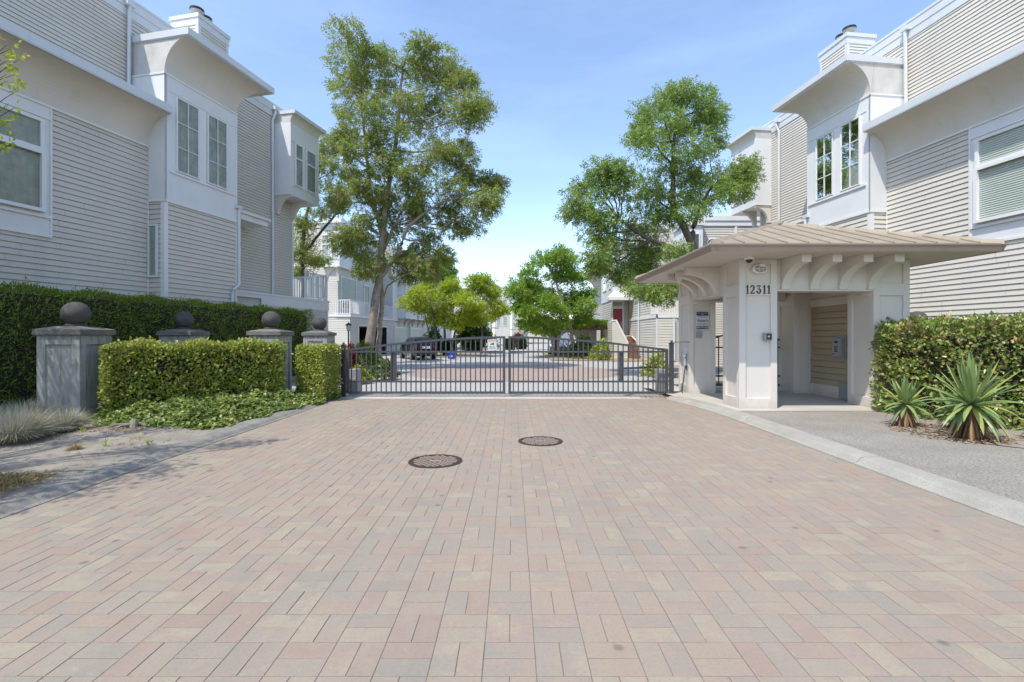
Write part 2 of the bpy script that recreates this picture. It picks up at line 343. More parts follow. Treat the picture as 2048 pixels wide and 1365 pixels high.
def mk_pillar():
    m, t, b = nodes('stained_cast_stone'); v = objco(t); n = noise(t, 3, 7, .65, v)
    c = mixc(t, mrange(t, n.outputs['Fac'], .3, .7), (.26, .26, .245), (.42, .41, .375))
    n2 = noise(t, 3, 6, .7, objco(t, (5, 5, .35))); c = mixc(t, mrange(t, n2.outputs['Fac'], .5, .68, 0, .75), c, (.10, .098, .088))
    # dirt that gathers below the cap
    s = t.nodes.new('ShaderNodeSeparateXYZ'); t.links.new(v, s.inputs[0])
    n3 = noise(t, 4, 5, .7, objco(t, (6, 6, .5))); ad = t.nodes.new('ShaderNodeMath'); ad.operation = 'MULTIPLY_ADD'; ad.inputs[1].default_value = .55
    t.links.new(n3.outputs['Fac'], ad.inputs[0]); t.links.new(s.outputs['Z'], ad.inputs[2])
    c = mixc(t, mrange(t, ad.outputs[0], 1.62, 1.8, 0, .85), c, (.07, .066, .06))
    t.links.new(c, b.inputs['Base Color']); b.inputs['Roughness'].default_value = .9; bump(t, b, noise(t, 45, 6, .7, v).outputs['Fac'], .6, .008); return m
M['pillar'] = mk_pillar()
M['capstone'] = paint('dark_stained_capstone', (.17, .165, .15), .9, .4, 5, (.4, .4, .38), True, .8, 60, .8)
M['ball'] = paint('dark_pitted_stone', (.075, .072, .068), .85, .35, 7, (.45, .45, .42), True, 1.0, 70, .6)
def mk_tile():
    m, t, b = nodes('beige_roof_sheet'); v = objco(t); n = noise(t, 2.2, 7, .65, v)
    c = mixc(t, mrange(t, n.outputs['Fac'], .3, .7), (.25, .208, .15), (.325, .275, .205))
    n2 = noise(t, 6, 6, .7, v); c = mixc(t, mrange(t, n2.outputs['Fac'], .58, .75, 0, .7), c, (.30, .22, .12))
    t.links.new(c, b.inputs['Base Color']); b.inputs['Roughness'].default_value = .6; bump(t, b, n2.outputs['Fac'], .2, .005); return m
M['tile'] = mk_tile()
def mk_plank():
    m, t, b = nodes('planked_soffit'); v = objco(t); w = t.nodes.new('ShaderNodeTexWave'); w.wave_type = 'BANDS'; w.bands_direction = 'Y'
    w.inputs['Scale'].default_value = 3.2; t.links.new(v, w.inputs['Vector'])
    l = mrange(t, w.outputs['Fac'], .0, .05, 1, 0)
    c = mixc(t, l, (.56, .515, .46), (.34, .29, .25)); n = noise(t, 1.5, 5, .6, v)
    c = mixc(t, mrange(t, n.outputs['Fac'], .4, .7, 0, .3), c, (.5, .44, .39))
    t.links.new(c, b.inputs['Base Color']); b.inputs['Roughness'].default_value = .6; return m
M['plank'] = mk_plank()
def flat(name, col, rough=.5, metallic=0.0):
    m, t, b = nodes(name); n = noise(t, 20, 3, .5, objco(t))
    t.links.new(mixc(t, n.outputs['Fac'], tuple(x*.9 for x in col), tuple(min(1, x*1.08) for x in col)), b.inputs['Base Color'])
    b.inputs['Roughness'].default_value = rough; b.inputs['Metallic'].default_value = metallic; return m
M['iron'] = flat('rusty_cast_iron', (.07, .045, .032), .65, .3)
M['iron2'] = flat('worn_iron_lugs', (.33, .26, .205), .5, .2)
M['navy'] = flat('navy_print', (.03, .025, .12)); M['ink'] = flat('black_ink', (.02, .02, .02)); M['paper'] = flat('sign_face', (.55, .56, .55))
M['orange'] = flat('orange_print', (.55, .16, .05)); M['bronze'] = flat('dark_bronze', (.04, .035, .03), .4, .6)
M['faded'] = flat('faded_notice', (.62, .55, .47)); M['carblack'] = flat('dark_car_paint', (.012, .014, .018), .18, .2)
M['carsilver'] = flat('silver_car_paint', (.35, .37, .4), .25, .5); M['tyre'] = flat('tyre_rubber', (.02, .02, .02), .85)
M['tail'] = flat('tail_light', (.14, .015, .015), .2); M['bluebin'] = flat('blue_plastic', (.01, .06, .4), .45); M['darkglass'] = flat('dark_glass', (.012, .014, .016), .08)
M['plate'] = flat('number_plate', (.7, .72, .75), .4); M['rim'] = flat('alloy_rim', (.4, .4, .4), .35, .6)

# ================================================================ THE GROUND
def sheet(name, pts, z, mat, kind='structure'):
    mb = MB(); mb.quad(*[(x, y, z) for x, y in pts]); return mb.build(name, mat, kind=kind)
sheet('ground', [(-900, -900), (900, -900), (900, 900), (-900, 900)], -.04, M['field'])
sheet('driveway_base', [(-4.0, -8), (3.9, -8), (3.9, 11.05), (-4.0, 11.05)], -.0031, M['joint'])
def pavers():
    mb = MB(); s = .2257; g = .0015; x0 = -3.93; n = 35; rows = int(15.0/s); r = random.Random(3)
    for j in range(rows):
        for i in range(n):
            bx = x0+i*s-.03; by = 11.05-(j+1)*s
            ver = (i+j) % 2
            for k in (0, 1):
                if ver: a0, a1, b0, b1 = bx+k*s/2, bx+(k+1)*s/2, by, by+s
                else: a0, a1, b0, b1 = bx, bx+s, by+k*s/2, by+(k+1)*s/2
                jx, jy = r.uniform(-.0007, .0007), r.uniform(-.0007, .0007)
                gg = g+r.uniform(0, .0007)
                a0 += gg+jx; a1 -= gg-jx; b0 += gg+jy; b1 -= gg-jy
                z = r.uniform(-.0007, .0007); tx = r.uniform(-.0005, .0005); ty = r.uniform(-.0005, .0005); c = .0014
                P = [(a0, b0), (a1, b0), (a1, b1), (a0, b1)]; I = [(a0+c, b0+c), (a1-c, b0+c), (a1-c, b1-c), (a0+c, b1-c)]
                zt = [z-tx-ty, z+tx-ty, z+tx+ty, z-tx+ty]; b = len(mb.v)
                mb.v += [(p[0], p[1], -.008) for p in P]+[(p[0], p[1], -.0012+q) for p, q in zip(P, zt)]+[(p[0], p[1], q) for p, q in zip(I, zt)]
                mb.f.append((b+8, b+9, b+10, b+11))
                for q in range(4):
                    w = (q+1) % 4; mb.f.append((b+4+q, b+4+w, b+8+w, b+8+q)); mb.f.append((b+q, b+w, b+4+w, b+4+q))
    o = mb.build('driveway_pavers', M['paver'], kind='structure'); return o
pavers()
sheet('gate_threshold', [(-4.25, 11.05), (4.1, 11.05), (4.1, 12.0), (-4.25, 12.0)], .001, M['slab'])
def kerb(name, side, x, y0, y1, mat, curve, hk=1.0):
    mb = MB(); prof = [(p, h*hk if h > 0 else h) for p, h in [(0, -.05), (0, .012), (.05, .02), (.09, .06), (.115, .075), (.31, .08), (.31, -.05)]]
    y = y0; seg = 2.6
    while y < y1-.05:
        e = min(y+seg, y1); m = max(1, int((e-y)/.4)); ys = [y+.006+(e-y-.012)*k/m for k in range(m+1)]
        for k in range(m):
            A = [(x+side*p+curve(ys[k]), ys[k], h) for p, h in prof]; B = [(x+side*p+curve(ys[k+1]), ys[k+1], h) for p, h in prof]
            n = len(prof)
            for q in range(n-1): mb.quad(A[q], A[q+1], B[q+1], B[q])
            if k == 0: mb.quad(*A)
            if k == m-1: mb.quad(*B)
        y = e
    return mb.build(name, mat, kind='structure')
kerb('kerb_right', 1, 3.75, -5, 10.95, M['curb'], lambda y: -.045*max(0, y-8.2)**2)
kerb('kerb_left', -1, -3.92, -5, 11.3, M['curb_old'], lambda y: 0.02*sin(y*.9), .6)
def terrain(name, x0, x1, y0, y1, nx, ny, z, amp, mat, fade=None):
    V = []; T = []
    for j in range(ny+1):
        for i in range(nx+1):
            x = x0+(x1-x0)*i/nx; y = y0+(y1-y0)*j/ny
            h = amp*(sin(x*1.7+y*.6)*.5+sin(y*2.3-x*.9)*.35+sin(x*5.1+y*3.7)*.15+.3)
            if fade: h *= fade(x, y)
            V.append((x, y, z+h))
    for j in range(ny):
        for i in range(nx): a = j*(nx+1)+i; T.append((a, a+1, a+nx+2, a+nx+1))
    o = npmesh(name, V, T, mat, k=4); o['kind'] = 'structure'
    for p in o.data.polygons: p.use_smooth = True
    return o
terrain('soil_bed', -9.6, -4.2, -5, 13.2, 60, 160, .045, .05, M['soil'], lambda x, y: min(1, (-4.2-x)/.5))
sheet('side_ground', [(-40, -5), (-9.55, -5), (-9.55, 13.2), (-40, 13.2)], .06, M['soil'])
sheet('pavement', [(4.03, -5), (30, -5), (30, 8.75), (4.03, 8.75)], .074, M['aggregate'])
sheet('gatehouse_slab', [(4.0, 8.75), (7.75, 8.75), (7.75, 13.3), (3.5, 13.3), (3.6, 10.9), (3.9, 9.8)], .078, M['slab'])
sheet('side_ground_right', [(7.75, 8.75), (30, 8.75), (30, 13.3), (7.75, 13.3)], .07, M['bed'])
sheet('planting_bed', [(7.0, 9.2), (6.75, 8.4), (6.35, 7.7), (5.75, 7.35), (5.55, 6.8), (5.68, 6.25), (6.0, 5.85), (6.6, 5.4), (7.6, 4.9), (20, 4.2), (20, 9.2)], .083, M['bed'])
sheet('road', [(-12.4, 12.0), (10.5, 12.0), (11, 95), (-12.4, 95)], 0.0, M['road'])
mb = MB(); mb.quad(*[(.1+4.3*cos(2*pi*k/64), 19.9+4.6*sin(2*pi*k/64), .005) for k in range(64)]); mb.build('brick_circle', M['redroad'], kind='structure')
def blob_sheet(name, cx, cy, rx, ry, z, mat):
    mb = MB(); n = 40
    P = [(cx+rx*(1+.08*sin(3*a+cx))*cos(a), cy+ry*(1+.08*cos(2*a+cy))*sin(a)) for a in [2*pi*k/n for k in range(n)]]
    mb.prism([(x, y, 0.002) for x, y in P], [(x, y, z) for x, y in P]); return mb.build(name, mat, kind='structure')
blob_sheet('planting_island', -6.9, 18.3, 1.9, 3.9, .09, M['soil'])
blob_sheet('planting_island_right', 7.3, 17.5, 1.9, 5.0, .09, M['bed'])
sheet('dry_verge', [(2.3, 28.6), (6.6, 27.6), (9.8, 27.8), (9.8, 44), (2.6, 44)], .03, M['lawn'])
sheet('bark_verge', [(-7.8, 32.3), (-2.0, 33.8), (-1.5, 60), (-9.2, 60)], .03, M['bed'])

# ================================================================ HOUSES
def window(root, f, u0, u1, z0, z1, d=.0, cols=1, rows=1, transom=None, back='blind', fw=.05, proud=.05, name='window'):
    """frame part with glass, backing and glazing bars as sub-parts"""
    mb = MB()
    mb.fbox(f, u0, u0+fw, d, d+proud, z0, z1); mb.fbox(f, u1-fw, u1, d, d+proud, z0, z1)
    mb.fbox(f, u0+fw, u1-fw, d, d+proud, z0, z0+fw); mb.fbox(f, u0+fw, u1-fw, d, d+proud, z1-fw, z1)
    if transom: mb.fbox(f, u0+fw, u1-fw, d, d+proud+.01, transom-fw*.6, transom+fw*.6)
    w = mb.build(name, M['trim'], root)
    g = MB(); g.quad(f.p(u0+fw, d+proud*.55, z0+fw), f.p(u1-fw, d+proud*.55, z0+fw), f.p(u1-fw, d+proud*.55, z1-fw), f.p(u0+fw, d+proud*.55, z1-fw)); g.build('glass', M['glass'], w)
    b = MB()
    if back == 'blind':
        b.lap(f, u0+fw, u1-fw, z0+fw, z1-fw, .05, .016, d+.008, .006, .006); b.build('blind', M['blind'], w)
    else:
        n = max(6, int((u1-u0)/.06)); us = [u0+fw+(u1-u0-2*fw)*k/n for k in range(n+1)]
        for k in range(n):
            b.quad(f.p(us[k], d+.004+.012*(k % 2), z0+fw), f.p(us[k+1], d+.004+.012*((k+1) % 2), z0+fw), f.p(us[k+1], d+.004+.012*((k+1) % 2), z1-fw), f.p(us[k], d+.004+.012*(k % 2), z1-fw))
        b.build('curtain', M['curtain'] if back == 'curtain' else M['darkglass'], w)
    if cols > 1 or rows > 1:
        q = MB(); t = .011
        for c in range(1, cols): u = u0+(u1-u0)*c/cols; q.fbox(f, u-t, u+t, d+proud*.62, d+proud*.9, z0+fw, z1-fw)
        for r in range(1, rows): z = z0+(z1-z0)*r/rows; q.fbox(f, u0+fw, u1-fw, d+proud*.62, d+proud*.88, z-t, z+t)
        q.build('glazing_bar', M['trim'], w)
    return w
def bracket(mb, f, s0, s1, zt, zb, dep, nose=.12, toe=.05, d=0.0, n=10):
    """corbel with a quarter round cut out of its outer lower corner"""
    pr = [(0, zt), (dep, zt), (dep, zt-nose)]
    for k in range(1, n+1):
        a = pi/2*(1-k/n); pr.append((dep-(dep-toe)*cos(a), zb+(zt-nose-zb)*sin(a)))
    pr.append((0, zb))
    mb.prism([f.p(s0, d+x, z) for x, z in pr], [f.p(s1, d+x, z) for x, z in pr])
def cove(mb, f, u0, u1, w0, z0, dw, dz, flare=0.0, back=-.56, n=14, near_end=None, far=True):
    """flaring plaster cove; flare>0 turns it round the far end as well"""
    prof = [(dw*(1-cos(pi/2*k/n)), dz*sin(pi/2*k/n)) for k in range(n+1)]
    R = []
    for o, h in prof:
        e = o*flare
        R.append((f.p(u0, w0+o, z0+h), f.p(u1+e, w0+o, z0+h), f.p(u1+e, back, z0+h)))
    for k in range(n):
        A, B = R[k], R[k+1]
        mb.quad(A[0], A[1], B[1], B[0])
        if flare: mb.quad(A[1], A[2], B[2], B[1])
    if not flare and far:   # closed far end
        mb.quad(*([f.p(u1, w0+o, z0+h) for o, h in prof]+[f.p(u1, back, z0+dz), f.p(u1, back, z0)]))
    if near_end is not None:
        near_end.quad(*([f.p(u0, w0+o, z0+h) for o, h in prof]+[f.p(u0, back, z0+dz), f.p(u0, back, z0)]))

def end_house(O, d, n, label, group, kinds, E0=5.85):
    root = empty('townhouse', (O[0], O[1], 0), label, 'townhouse', group)
    f = Facet(O, d, n)
    side = Facet(O, n, (-d[0], -d[1]))        # faces back towards the street, u = distance out from the wall
    B0, B1, WB, WD, UE = 0.0, 2.42, .49, -.9, 6.9
    # walls of lap siding
    a = MB(); a.lap(f, -11, 0, .05, 6.26, .125, .02); a.build('wall', M['siding'], root, label='wide lap siding wall beside the picture window')
    a = MB(); a.lap(f, -11, B1, 7.2, 9.66, .1, .018, -.56); a.build('wall', M['siding'], root, label='set-back upper wall of fine lap siding')
    a = MB(); a.lap(f, B1, UE, 2.85, 9.66, .1, .018, WD); a.build('wall', M['siding'], root, label='fine lap siding wall behind the bays')
    a = MB(); a.lap(f, B0+.09, B1-.06, .05, 4.86, .125, .02, WB); a.lap(side, 0.0, WB-.09, .05, 4.86, .125, .02, 0)
    a.build('bay_wall', M['siding'], root)
    q = MB(); q.butts(f, -11, 0, .05, 6.26, .125, .02, 0, 2.6, 1); q.butts(f, -11, B1, 7.2, 9.66, .1, .018, -.56, 2.6, 2); q.butts(f, B1, UE, 2.85, 9.66, .1, .018, WD, 2.6, 3); q.build('board_joints', M['grey'], root, kind='stuff')
    # solid core so that the walls have a house behind them
    c = MB(); c.fbox(f, -11, B1, -8, -.60, .03, 10.1); c.fbox(f, B1, UE-.01, -8, WD-.04, .03, 10.1); c.fbox(f, -11, -.04, -.6, -.04, .03, 7.1)
    c.fbox(f, B0+.04, B1, -.59, WB-.04, .03, 8.95); c.build('inner_wall', M['siding'], root)
    c = MB(); c.fbox(f, -11.05, B1, -8.05, -.50, 10.101, 10.17); c.fbox(f, B1-.0, UE+.03, -8.05, WD+.06, 10.1, 10.168)
    c.quad(f.p(-11, .74, 7.275), f.p(-.002, .74, 7.275), f.p(-.002, -.56, 7.5), f.p(-11, -.56, 7.5)); c.build('roof', M['fascia'], root)
    # frieze boards of the parapet
    t = MB()
    for (ua, ub, w) in ((-11, B1, -.56), (B1+.001, UE, WD)):
        t.fbox(f, ua, ub, w, w+.03, 9.66, 9.88); t.fbox(f, ua, ub, w, w+.045, 9.885, 10.098)
    t.build('frieze', M['fascia'], root)
    # big white panel round the picture window
    p = MB(); p.fbox(f, -5.4, -2.26, -.04, .03, 3.56, 6.26); p.build('panel', M['stucco'], root)
    t = MB(); t.fbox(f, -5.44, -2.22, 0, .05, 3.50, 3.56); t.fbox(f, -2.26, -2.22, 0, .05, 3.56, 6.26); t.fbox(f, -5.4, -2.26, .03, .075, 3.90, 3.96); t.fbox(f, -5.4, -2.26, .03, .06, 5.99, 6.03)
    t.fbox(f, -11, 0, .0, .06, 6.255, 6.30); t.build('trim', M['trim'], root)
    window(root, f, -5.0, -2.4, 4.0, 5.95, .031, back=kinds[0], transom=5.30, fw=.07, proud=.075)
    # the open lower sash
    s = MB(); f2 = f
    s.fbox(f, -5.0, -4.93, .107, .15, 4.0, 5.27); s.fbox(f, -2.48, -2.40, .107, .15, 4.0, 5.27); s.fbox(f, -4.93, -2.48, .107, .15, 4.0, 4.07); s.fbox(f, -4.93, -2.48, .107, .15, 5.20, 5.27); s.build('sash', M['trim'], root)
    # lower cove and fascia
    k = MB(); e = MB(); cove(k, f, -11, -.003, .0, 6.30, .70, .76, 0, -.02); k.build('cove', M['cove'], root, smooth=False)
    fa = MB(); fa.fbox(f, -11, -.003, -.02, .745, 7.065, 7.085); fa.fbox(f, -11, -.003, .70, .75, 7.087, 7.27)
    for uu in (-8.4, -5.9, -3.1): fa.fbox(f, uu, uu+.006, .75, .754, 7.087, 7.272)
    fa.build('fascia', M['fascia'], root)
    # bay: corner boards, stucco box, windows
    cb = MB(); cb.fbox(f, B0, B0+.09, WB, WB+.022, .05, 4.86); cb.fbox(side, WB-.09, WB+.022, 0, .022, .05, 4.86); cb.fbox(f, B1-.06, B1, WB, WB+.022, .05, 8.12); cb.fbox(side, 0, .035, 0.02, .04, .05, 4.86); cb.build('corner_board', M['trim'], root)
    sb = MB(); sb.fbox(f, B0-.01, B1-.062, WB-.045, WB+.02, 4.93, 8.12); sb.fbox(side, -.55, WB+.02, -.05, .02, 4.93, 8.12); sb.build('stucco_box', M['stucco'], root)
    t = MB(); t.fbox(f, B0-.03, B1, WB, WB+.045, 4.86, 4.93); t.fbox(side, .0, WB+.045, 0.0, .04, 4.86, 4.93)
    t.fbox(f, B0-.03, B1, WB, WB+.045, 8.115, 8.16); t.fbox(side, -.55, WB+.045, 0, .04, 8.115, 8.16)
    t.fbox(f, B0+.12, B1-.08, WB+.02, WB+.06, 5.64, 5.70); t.fbox(f, B0+.12, B1-.08, WB+.02, WB+.035, 7.72, 7.745); t.fbox(f, 1.04, 1.26, WB+.02, WB+.04, 5.7, 7.7); t.build('trim', M['trim'], root)
    window(root, f, .30, 1.01, 5.72, 7.68, WB+.021, 2, 3, back=kinds[1], fw=.035); window(root, f, 1.29, 2.0, 5.72, 7.68, WB+.021, 2, 3, back=kinds[1], fw=.035)
    window(root, side, .04, .33, 2.92, 4.28, .021, back='blind', fw=.045, proud=.05)
    k = MB(); e = MB(); cove(k, f, B0, B1, WB, 8.16, .74, .84, .86, -.56, near_end=e); k.build('cove', M['cove'], root); e.build('cove_end', M['cove_end'], root)
    fa = MB(); fa.fbox(f, B0-.03, B1+.66, -.62, WB+.76, 8.995, 9.015); fa.fbox(f, B0-.045, B1+.68, WB+.72, WB+.78, 9.016, 9.19); fa.fbox(f, B0-.045, B0+.0, -.58, WB+.72, 9.017, 9.19); fa.fbox(f, B1+.62, B1+.68, -.6, WB+.72, 9.017, 9.19); fa.fbox(f, B0, B1+.62, -.58, WB+.72, 9.12, 9.17)
    fa.build('fascia', M['fascia'], root)
    # box bay on corbels at the far end
    E1, WE = E0+1.75, -.22
    es = Facet(f.p(E0, WD, 0), n, (-d[0], -d[1]))
    b = MB(); b.fbox(f, E0, E1, WD-.9, WE, 6.78, 9.45); b.build('box_bay', M['stucco'], root)
    t = MB()
    t.fbox(f, E0-.02, E1+.02, WD-.9, WE+.02, 6.74, 6.79); t.fbox(f, E0+.02, E1-.02, WE, WE+.03, 7.08, 7.12); t.fbox(f, E0+.02, E1-.02, WE, WE+.02, 8.80, 8.83)
    t.fbox(f, E0, E0+.05, WE, WE+.012, 6.79, 9.45); t.fbox(f, E1-.05, E1, WE, WE+.012, 6.79, 9.45)
    t.fbox(f, E0+.73, E0+.87, WE, WE+.022, 7.12, 8.8); t.build('trim', M['trim'], root)
    window(root, f, E0+.23, E0+.71, 7.14, 8.78, WE+.013, transom=8.2, back='curtain', fw=.05); window(root, f, E0+.89, E0+1.53, 7.14, 8.78, WE+.013, transom=8.2, back='curtain', fw=.05)
    k = MB(); e = MB(); cove(k, f, E0, E1, WE, 9.45, .2, .32, 1.0, -1.6, 6, near_end=e); k.build('cove', M['cove'], root); e.build('cove_end', M['cove_end'], root)
    fa = MB(); fa.fbox(f, E0-.04, E1+.22, -1.7, WE+.22, 9.77, 9.90); fa.build('fascia', M['fascia'], root)
    for uu in (E0+.02, E0+.95):
        b = MB(); bracket(b, f, uu, uu+.12, 6.74, 6.05, .66, .08, .12, WD+.018); b.build('bracket', M['cove'], root)
    # end wall and corner board
    c = MB(); c.fbox(f, UE-.06, UE+.02, WD, WD+.03, 2.9, 9.66); c.build('corner_board', M['trim'], root)
    # hood over the side door
    h = MB(); h.fbox(f, B1+.03, 4.3, WD+.02, .06, 5.16, 5.34); h.fbox(f, B1+.0, 4.36, WD+.02, .14, 5.345, 5.42); h.build('door_hood', M['trim'], root)
    b = MB(); bracket(b, f, B1+.04, B1+.14, 5.16, 4.4, .8, .06, .1, WD+.018); b.build('bracket', M['trim'], root)
    # low wing with a white band, and the balcony beyond the corner
    a = MB(); a.lap(f, B1+.25, 8.4, .05, 2.52, .125, .02, -.3); a.lap(Facet(f.p(B1+.25, -.9, 0), n, (-d[0], -d[1])), 0, .6, .05, 2.9, .125, .02); a.build('wing_wall', M['siding'], root)
    a = MB(); a.fbox(f, B1+.3, 8.4, -4, -.34, .03, 2.84); a.build('inner_wall', M['siding'], root)
    a = MB(); a.fbox(f, B1+.2, 8.45, -4, -.26, 2.845, 2.93); a.fbox(f, 4.4, 8.42, -.3, -.27, 2.5, 2.84); a.fbox(f, B1+.2, 4.4, -.3, -.27, 2.72, 2.84); a.build('band', M['trim'], root)
    rail = MB(); rail.fbox(f, UE+.02, 8.42, -.42, -.36, 3.95, 4.0); rail.fbox(f, UE+.02, 8.42, -.41, -.37, 2.98, 3.03)
    q = UE+.05
    while q < 8.4: rail.fbox(f, q, q+.045, -.40, -.375, 3.03, 3.95); q += .115
    rail.fbox(f, 8.37, 8.45, -.43, -.35, 2.93, 4.03); q = -.55
    rail.fbox(f, 8.38, 8.44, -2.0, -.43, 3.95, 4.0)
    while q > -2: rail.fbox(f, 8.39, 8.42, q, q+.045, 2.98, 3.95); q -= .115
    rail.build('balcony_railing', M['trim'], root)
    # downspouts
    p = MB()
    P = lambda u, w, z: f.p(u, w, z)
    p.tube([P(-.12, -.50, 10.0), P(-.12, -.45, 9.9), P(-.12, -.47, 9.6), P(-.12, -.49, 7.5)], .045, 6); p.fbox(f, -.22, -.02, -.52, -.40, 9.9, 10.02); p.build('downspout', M['pipe'], root)
    p = MB(); p.tube([P(B1+.02, WB+.07, 5.3), P(B1+.02, WB+.07, 3.05), P(B1-.02, WB+.09, 2.95), P(B1-.22, WB+.09, 2.8), P(B1-.25, WB+.08, 2.7), P(B1-.25, WB+.08, .1)], .045, 6); p.fbox(f, B1-.12, B1+.1, WB-.02, WB+.12, 5.28, 5.38); p.build('downspout', M['pipe'], root)
    p = MB(); p.tube([P(5.72, WD+.16, 9.95), P(5.72, WD+.14, 9.75), P(5.66, WD+.07, 9.5), P(5.66, WD+.07, 2.95)], .045, 6); p.fbox(f, 5.64, 5.8, WD, WD+.2, 9.9, 10.02); p.build('downspout', M['pipe'], root)
    # chimney
    ch = MB(); x0, x1, wc = 2.72, 3.92, -1.2
    cf = Facet(f.p(0, wc, 0), d, n); cs = Facet(f.p(x0, wc, 0), (-n[0], -n[1]), (-d[0], -d[1]))
    ch.fbox(f, x0+.01, x1, wc-1.0, wc-.005, 9.5, 11.6); ch.lap(cf, x0+.08, x1-.08, 9.5, 11.3, .1, .018); ch.lap(cs, .08, .92, 9.5, 11.3, .1, .018)
    cho = ch.build('chimney', M['siding'], root)
    t = MB(); t.fbox(f, x0-.03, x1+.03, wc-1.03, wc+.03, 11.3, 11.52); t.fbox(f, x0-.06, x1+.06, wc-1.06, wc+.06, 11.525, 11.65)
    for uu in (x0, x1-.08): t.fbox(f, uu-.005, uu+.08, wc, wc+.022, 9.5, 11.3)
    t.fbox(f, x0-.022, x0, wc-.08, wc+.022, 9.5, 11.3); t.fbox(f, x0-.022, x0, wc-1.0, wc-.92, 9.5, 11.3); t.build('chimney_cap', M['fascia'], cho)
    for uu, hh in ((x0+.3, .0), (x0+.72, .02)):
        q = MB(); c = f.p(uu, wc-.35-hh*5, 11.65); q.lathe(c, [(.1, 0), (.1, .2), (.17, .23), (.2, .30), (.2, .36), (.13, .40), (.02, .42)], 18); fl_ = q.build('flue', M['flue'], cho, smooth=False); q = MB(); q.lathe((c[0], c[1], c[2]+.30), [(.205, 0), (.215, .03), (.21, .075), (.14, .11), (.02, .125)], 18); q.build('cowl', M['dark'], fl_)
    return root
end_house((-9.36, 12.62), (.2154, .9765), (.9765, -.2154), 'pale three-storey townhouse in shade left of the driveway, behind the tall cedar hedge', 'two mirrored townhouses either side of the entrance', ('curtain', 'curtain'))
end_house((10.455, 13.68), (-.1255, .9921), (-.9921, -.1255), 'sunlit cream three-storey townhouse right of the driveway, rising behind the small gatehouse', 'two mirrored townhouses either side of the entrance', ('blind', 'blind'), 6.2)

# ================================================================ GATEHOUSE
GH = empty('gatehouse', (5.75, 10.6, .078), 'small open cream gatehouse with a beige pyramid roof and curved brackets, number 12311', 'gatehouse')
ZS = 2.83
def panelled_pillar(x0, x1, y0, y1):
    mb = MB(); t = .034
    mb.box(x0+t, x1-t, y0+t, y1-t, .078, ZS)
    for (o, a, nn, L) in (((x0, y0), (1, 0), (0, -1), x1-x0), ((x1, y0), (0, 1), (1, 0), y1-y0), ((x1, y1), (-1, 0), (0, 1), x1-x0), ((x0, y1), (0, -1), (-1, 0), y1-y0)):
        f = Facet(o, a, nn); s = .12; u = t*0
        for (ua, ub, za, zb) in ((0, s, .078, ZS), (L-s, L, .078, ZS), (s, L-s, .078, .27), (s, L-s, 2.16, 2.38), (s, L-s, 2.745, ZS)):
            mb.fbox(f, ua if ua else .0005, ub if ub < L else L-.0005, -t-.004, 0, za, zb-.0003)
    return mb.build('pillar', M['gate_paint'], GH, bevel=.004)
for q in ((4.19, 4.89, 9.03, 9.74), (4.13, 4.76, 11.45, 12.15), (6.68, 7.35, 9.05, 9.76), (6.57, 7.3, 11.43, 12.15)): panelled_pillar(*q)
b = MB()
b.box(4.89, 6.68, 9.085, 9.36, 2.25, ZS-.001); b.box(4.89, 6.68, 9.06, 9.38, 2.245, 2.275)
b.box(4.24, 4.52, 9.74, 11.45, 2.25, ZS-.001); b.box(4.22, 4.54, 9.74, 11.45, 2.245, 2.275)
b.box(4.76, 6.57, 11.75, 12.05, 2.25, ZS-.001); b.box(6.98, 7.28, 9.76, 11.43, 2.25, ZS-.001); b.build('beam', M['gate_paint'], GH, bevel=.004)
ff = Facet((0, 9.085), (1, 0), (0, -1)); fl = Facet((4.24, 0), (0, 1), (-1, 0))
for x in (4.975, 5.505, 6.04, 6.575):
    b = MB(); bracket(b, ff, x, x+.16, ZS-.002, 2.276, .68, .14, .05); b.build('bracket', M['gate_paint'], GH)
for y in (10.05, 10.62, 11.2):
    b = MB(); bracket(b, fl, y, y+.15, ZS-.002, 2.276, .66, .14, .05); b.build('bracket', M['gate_paint'], GH)
# side wall with tan siding
b = MB(); fw_ = Facet((6.99, 9.76), (0, 1), (-1, 0))
b.lap(fw_, .02, 1.66, .33, 2.2, .135, .018, .0); b.box(7.03, 7.2, 9.76, 11.43, .08, 2.25); b.build('siding_wall', M['panel_tan'], GH)
b = MB(); b.fbox(fw_, 0, 1.67, 0.0, .045, 2.08, 2.25); b.build('frieze', M['gate_paint'], GH); b = MB(); b.fbox(fw_, 0, 1.67, .0, .05, .08, .33); b.build('skirting', M['gate_paint'], GH)
# soffit, ceiling, gutter and roof
X0, X1, Y0, Y1 = 3.28, 8.2, 8.1, 13.1; AX, AY, AZ = 5.74, 10.6, 3.84
b = MB(); b.quad((X0+.05, Y0+.05, ZS), (X1-.05, Y0+.05, ZS), (X1-.05, Y1-.05, ZS), (X0+.05, Y1-.05, ZS)); b.build('soffit', M['plank'], GH)
g = MB()
def ring(x0, x1, y0, y1, z): return [(x0, y0, z), (x1, y0, z), (x1, y1, z), (x0, y1, z)]
rs = [ring(X0+.055, X1-.055, Y0+.055, Y1-.055, ZS-.001), ring(X0+.04, X1-.04, Y0+.04, Y1-.04, ZS-.01), ring(X0+.01, X1-.01, Y0+.01, Y1-.01, 2.915), ring(X0, X1, Y0, Y1, 2.925), ring(X0, X1, Y0, Y1, 2.95), ring(X0+.04, X1-.04, Y0+.04, Y1-.04, 2.95)]
for k in range(len(rs)-1):
    for q in range(4): w = (q+1) % 4; g.quad(rs[k][q], rs[k][w], rs[k+1][w], rs[k+1][q])
g.build('gutter', M['roofedge'], GH)
rf = MB(); e = .03; C = [(X0+e, Y0+e, 2.955), (X1-e, Y0+e, 2.955), (X1-e, Y1-e, 2.955), (X0+e, Y1-e, 2.955)]
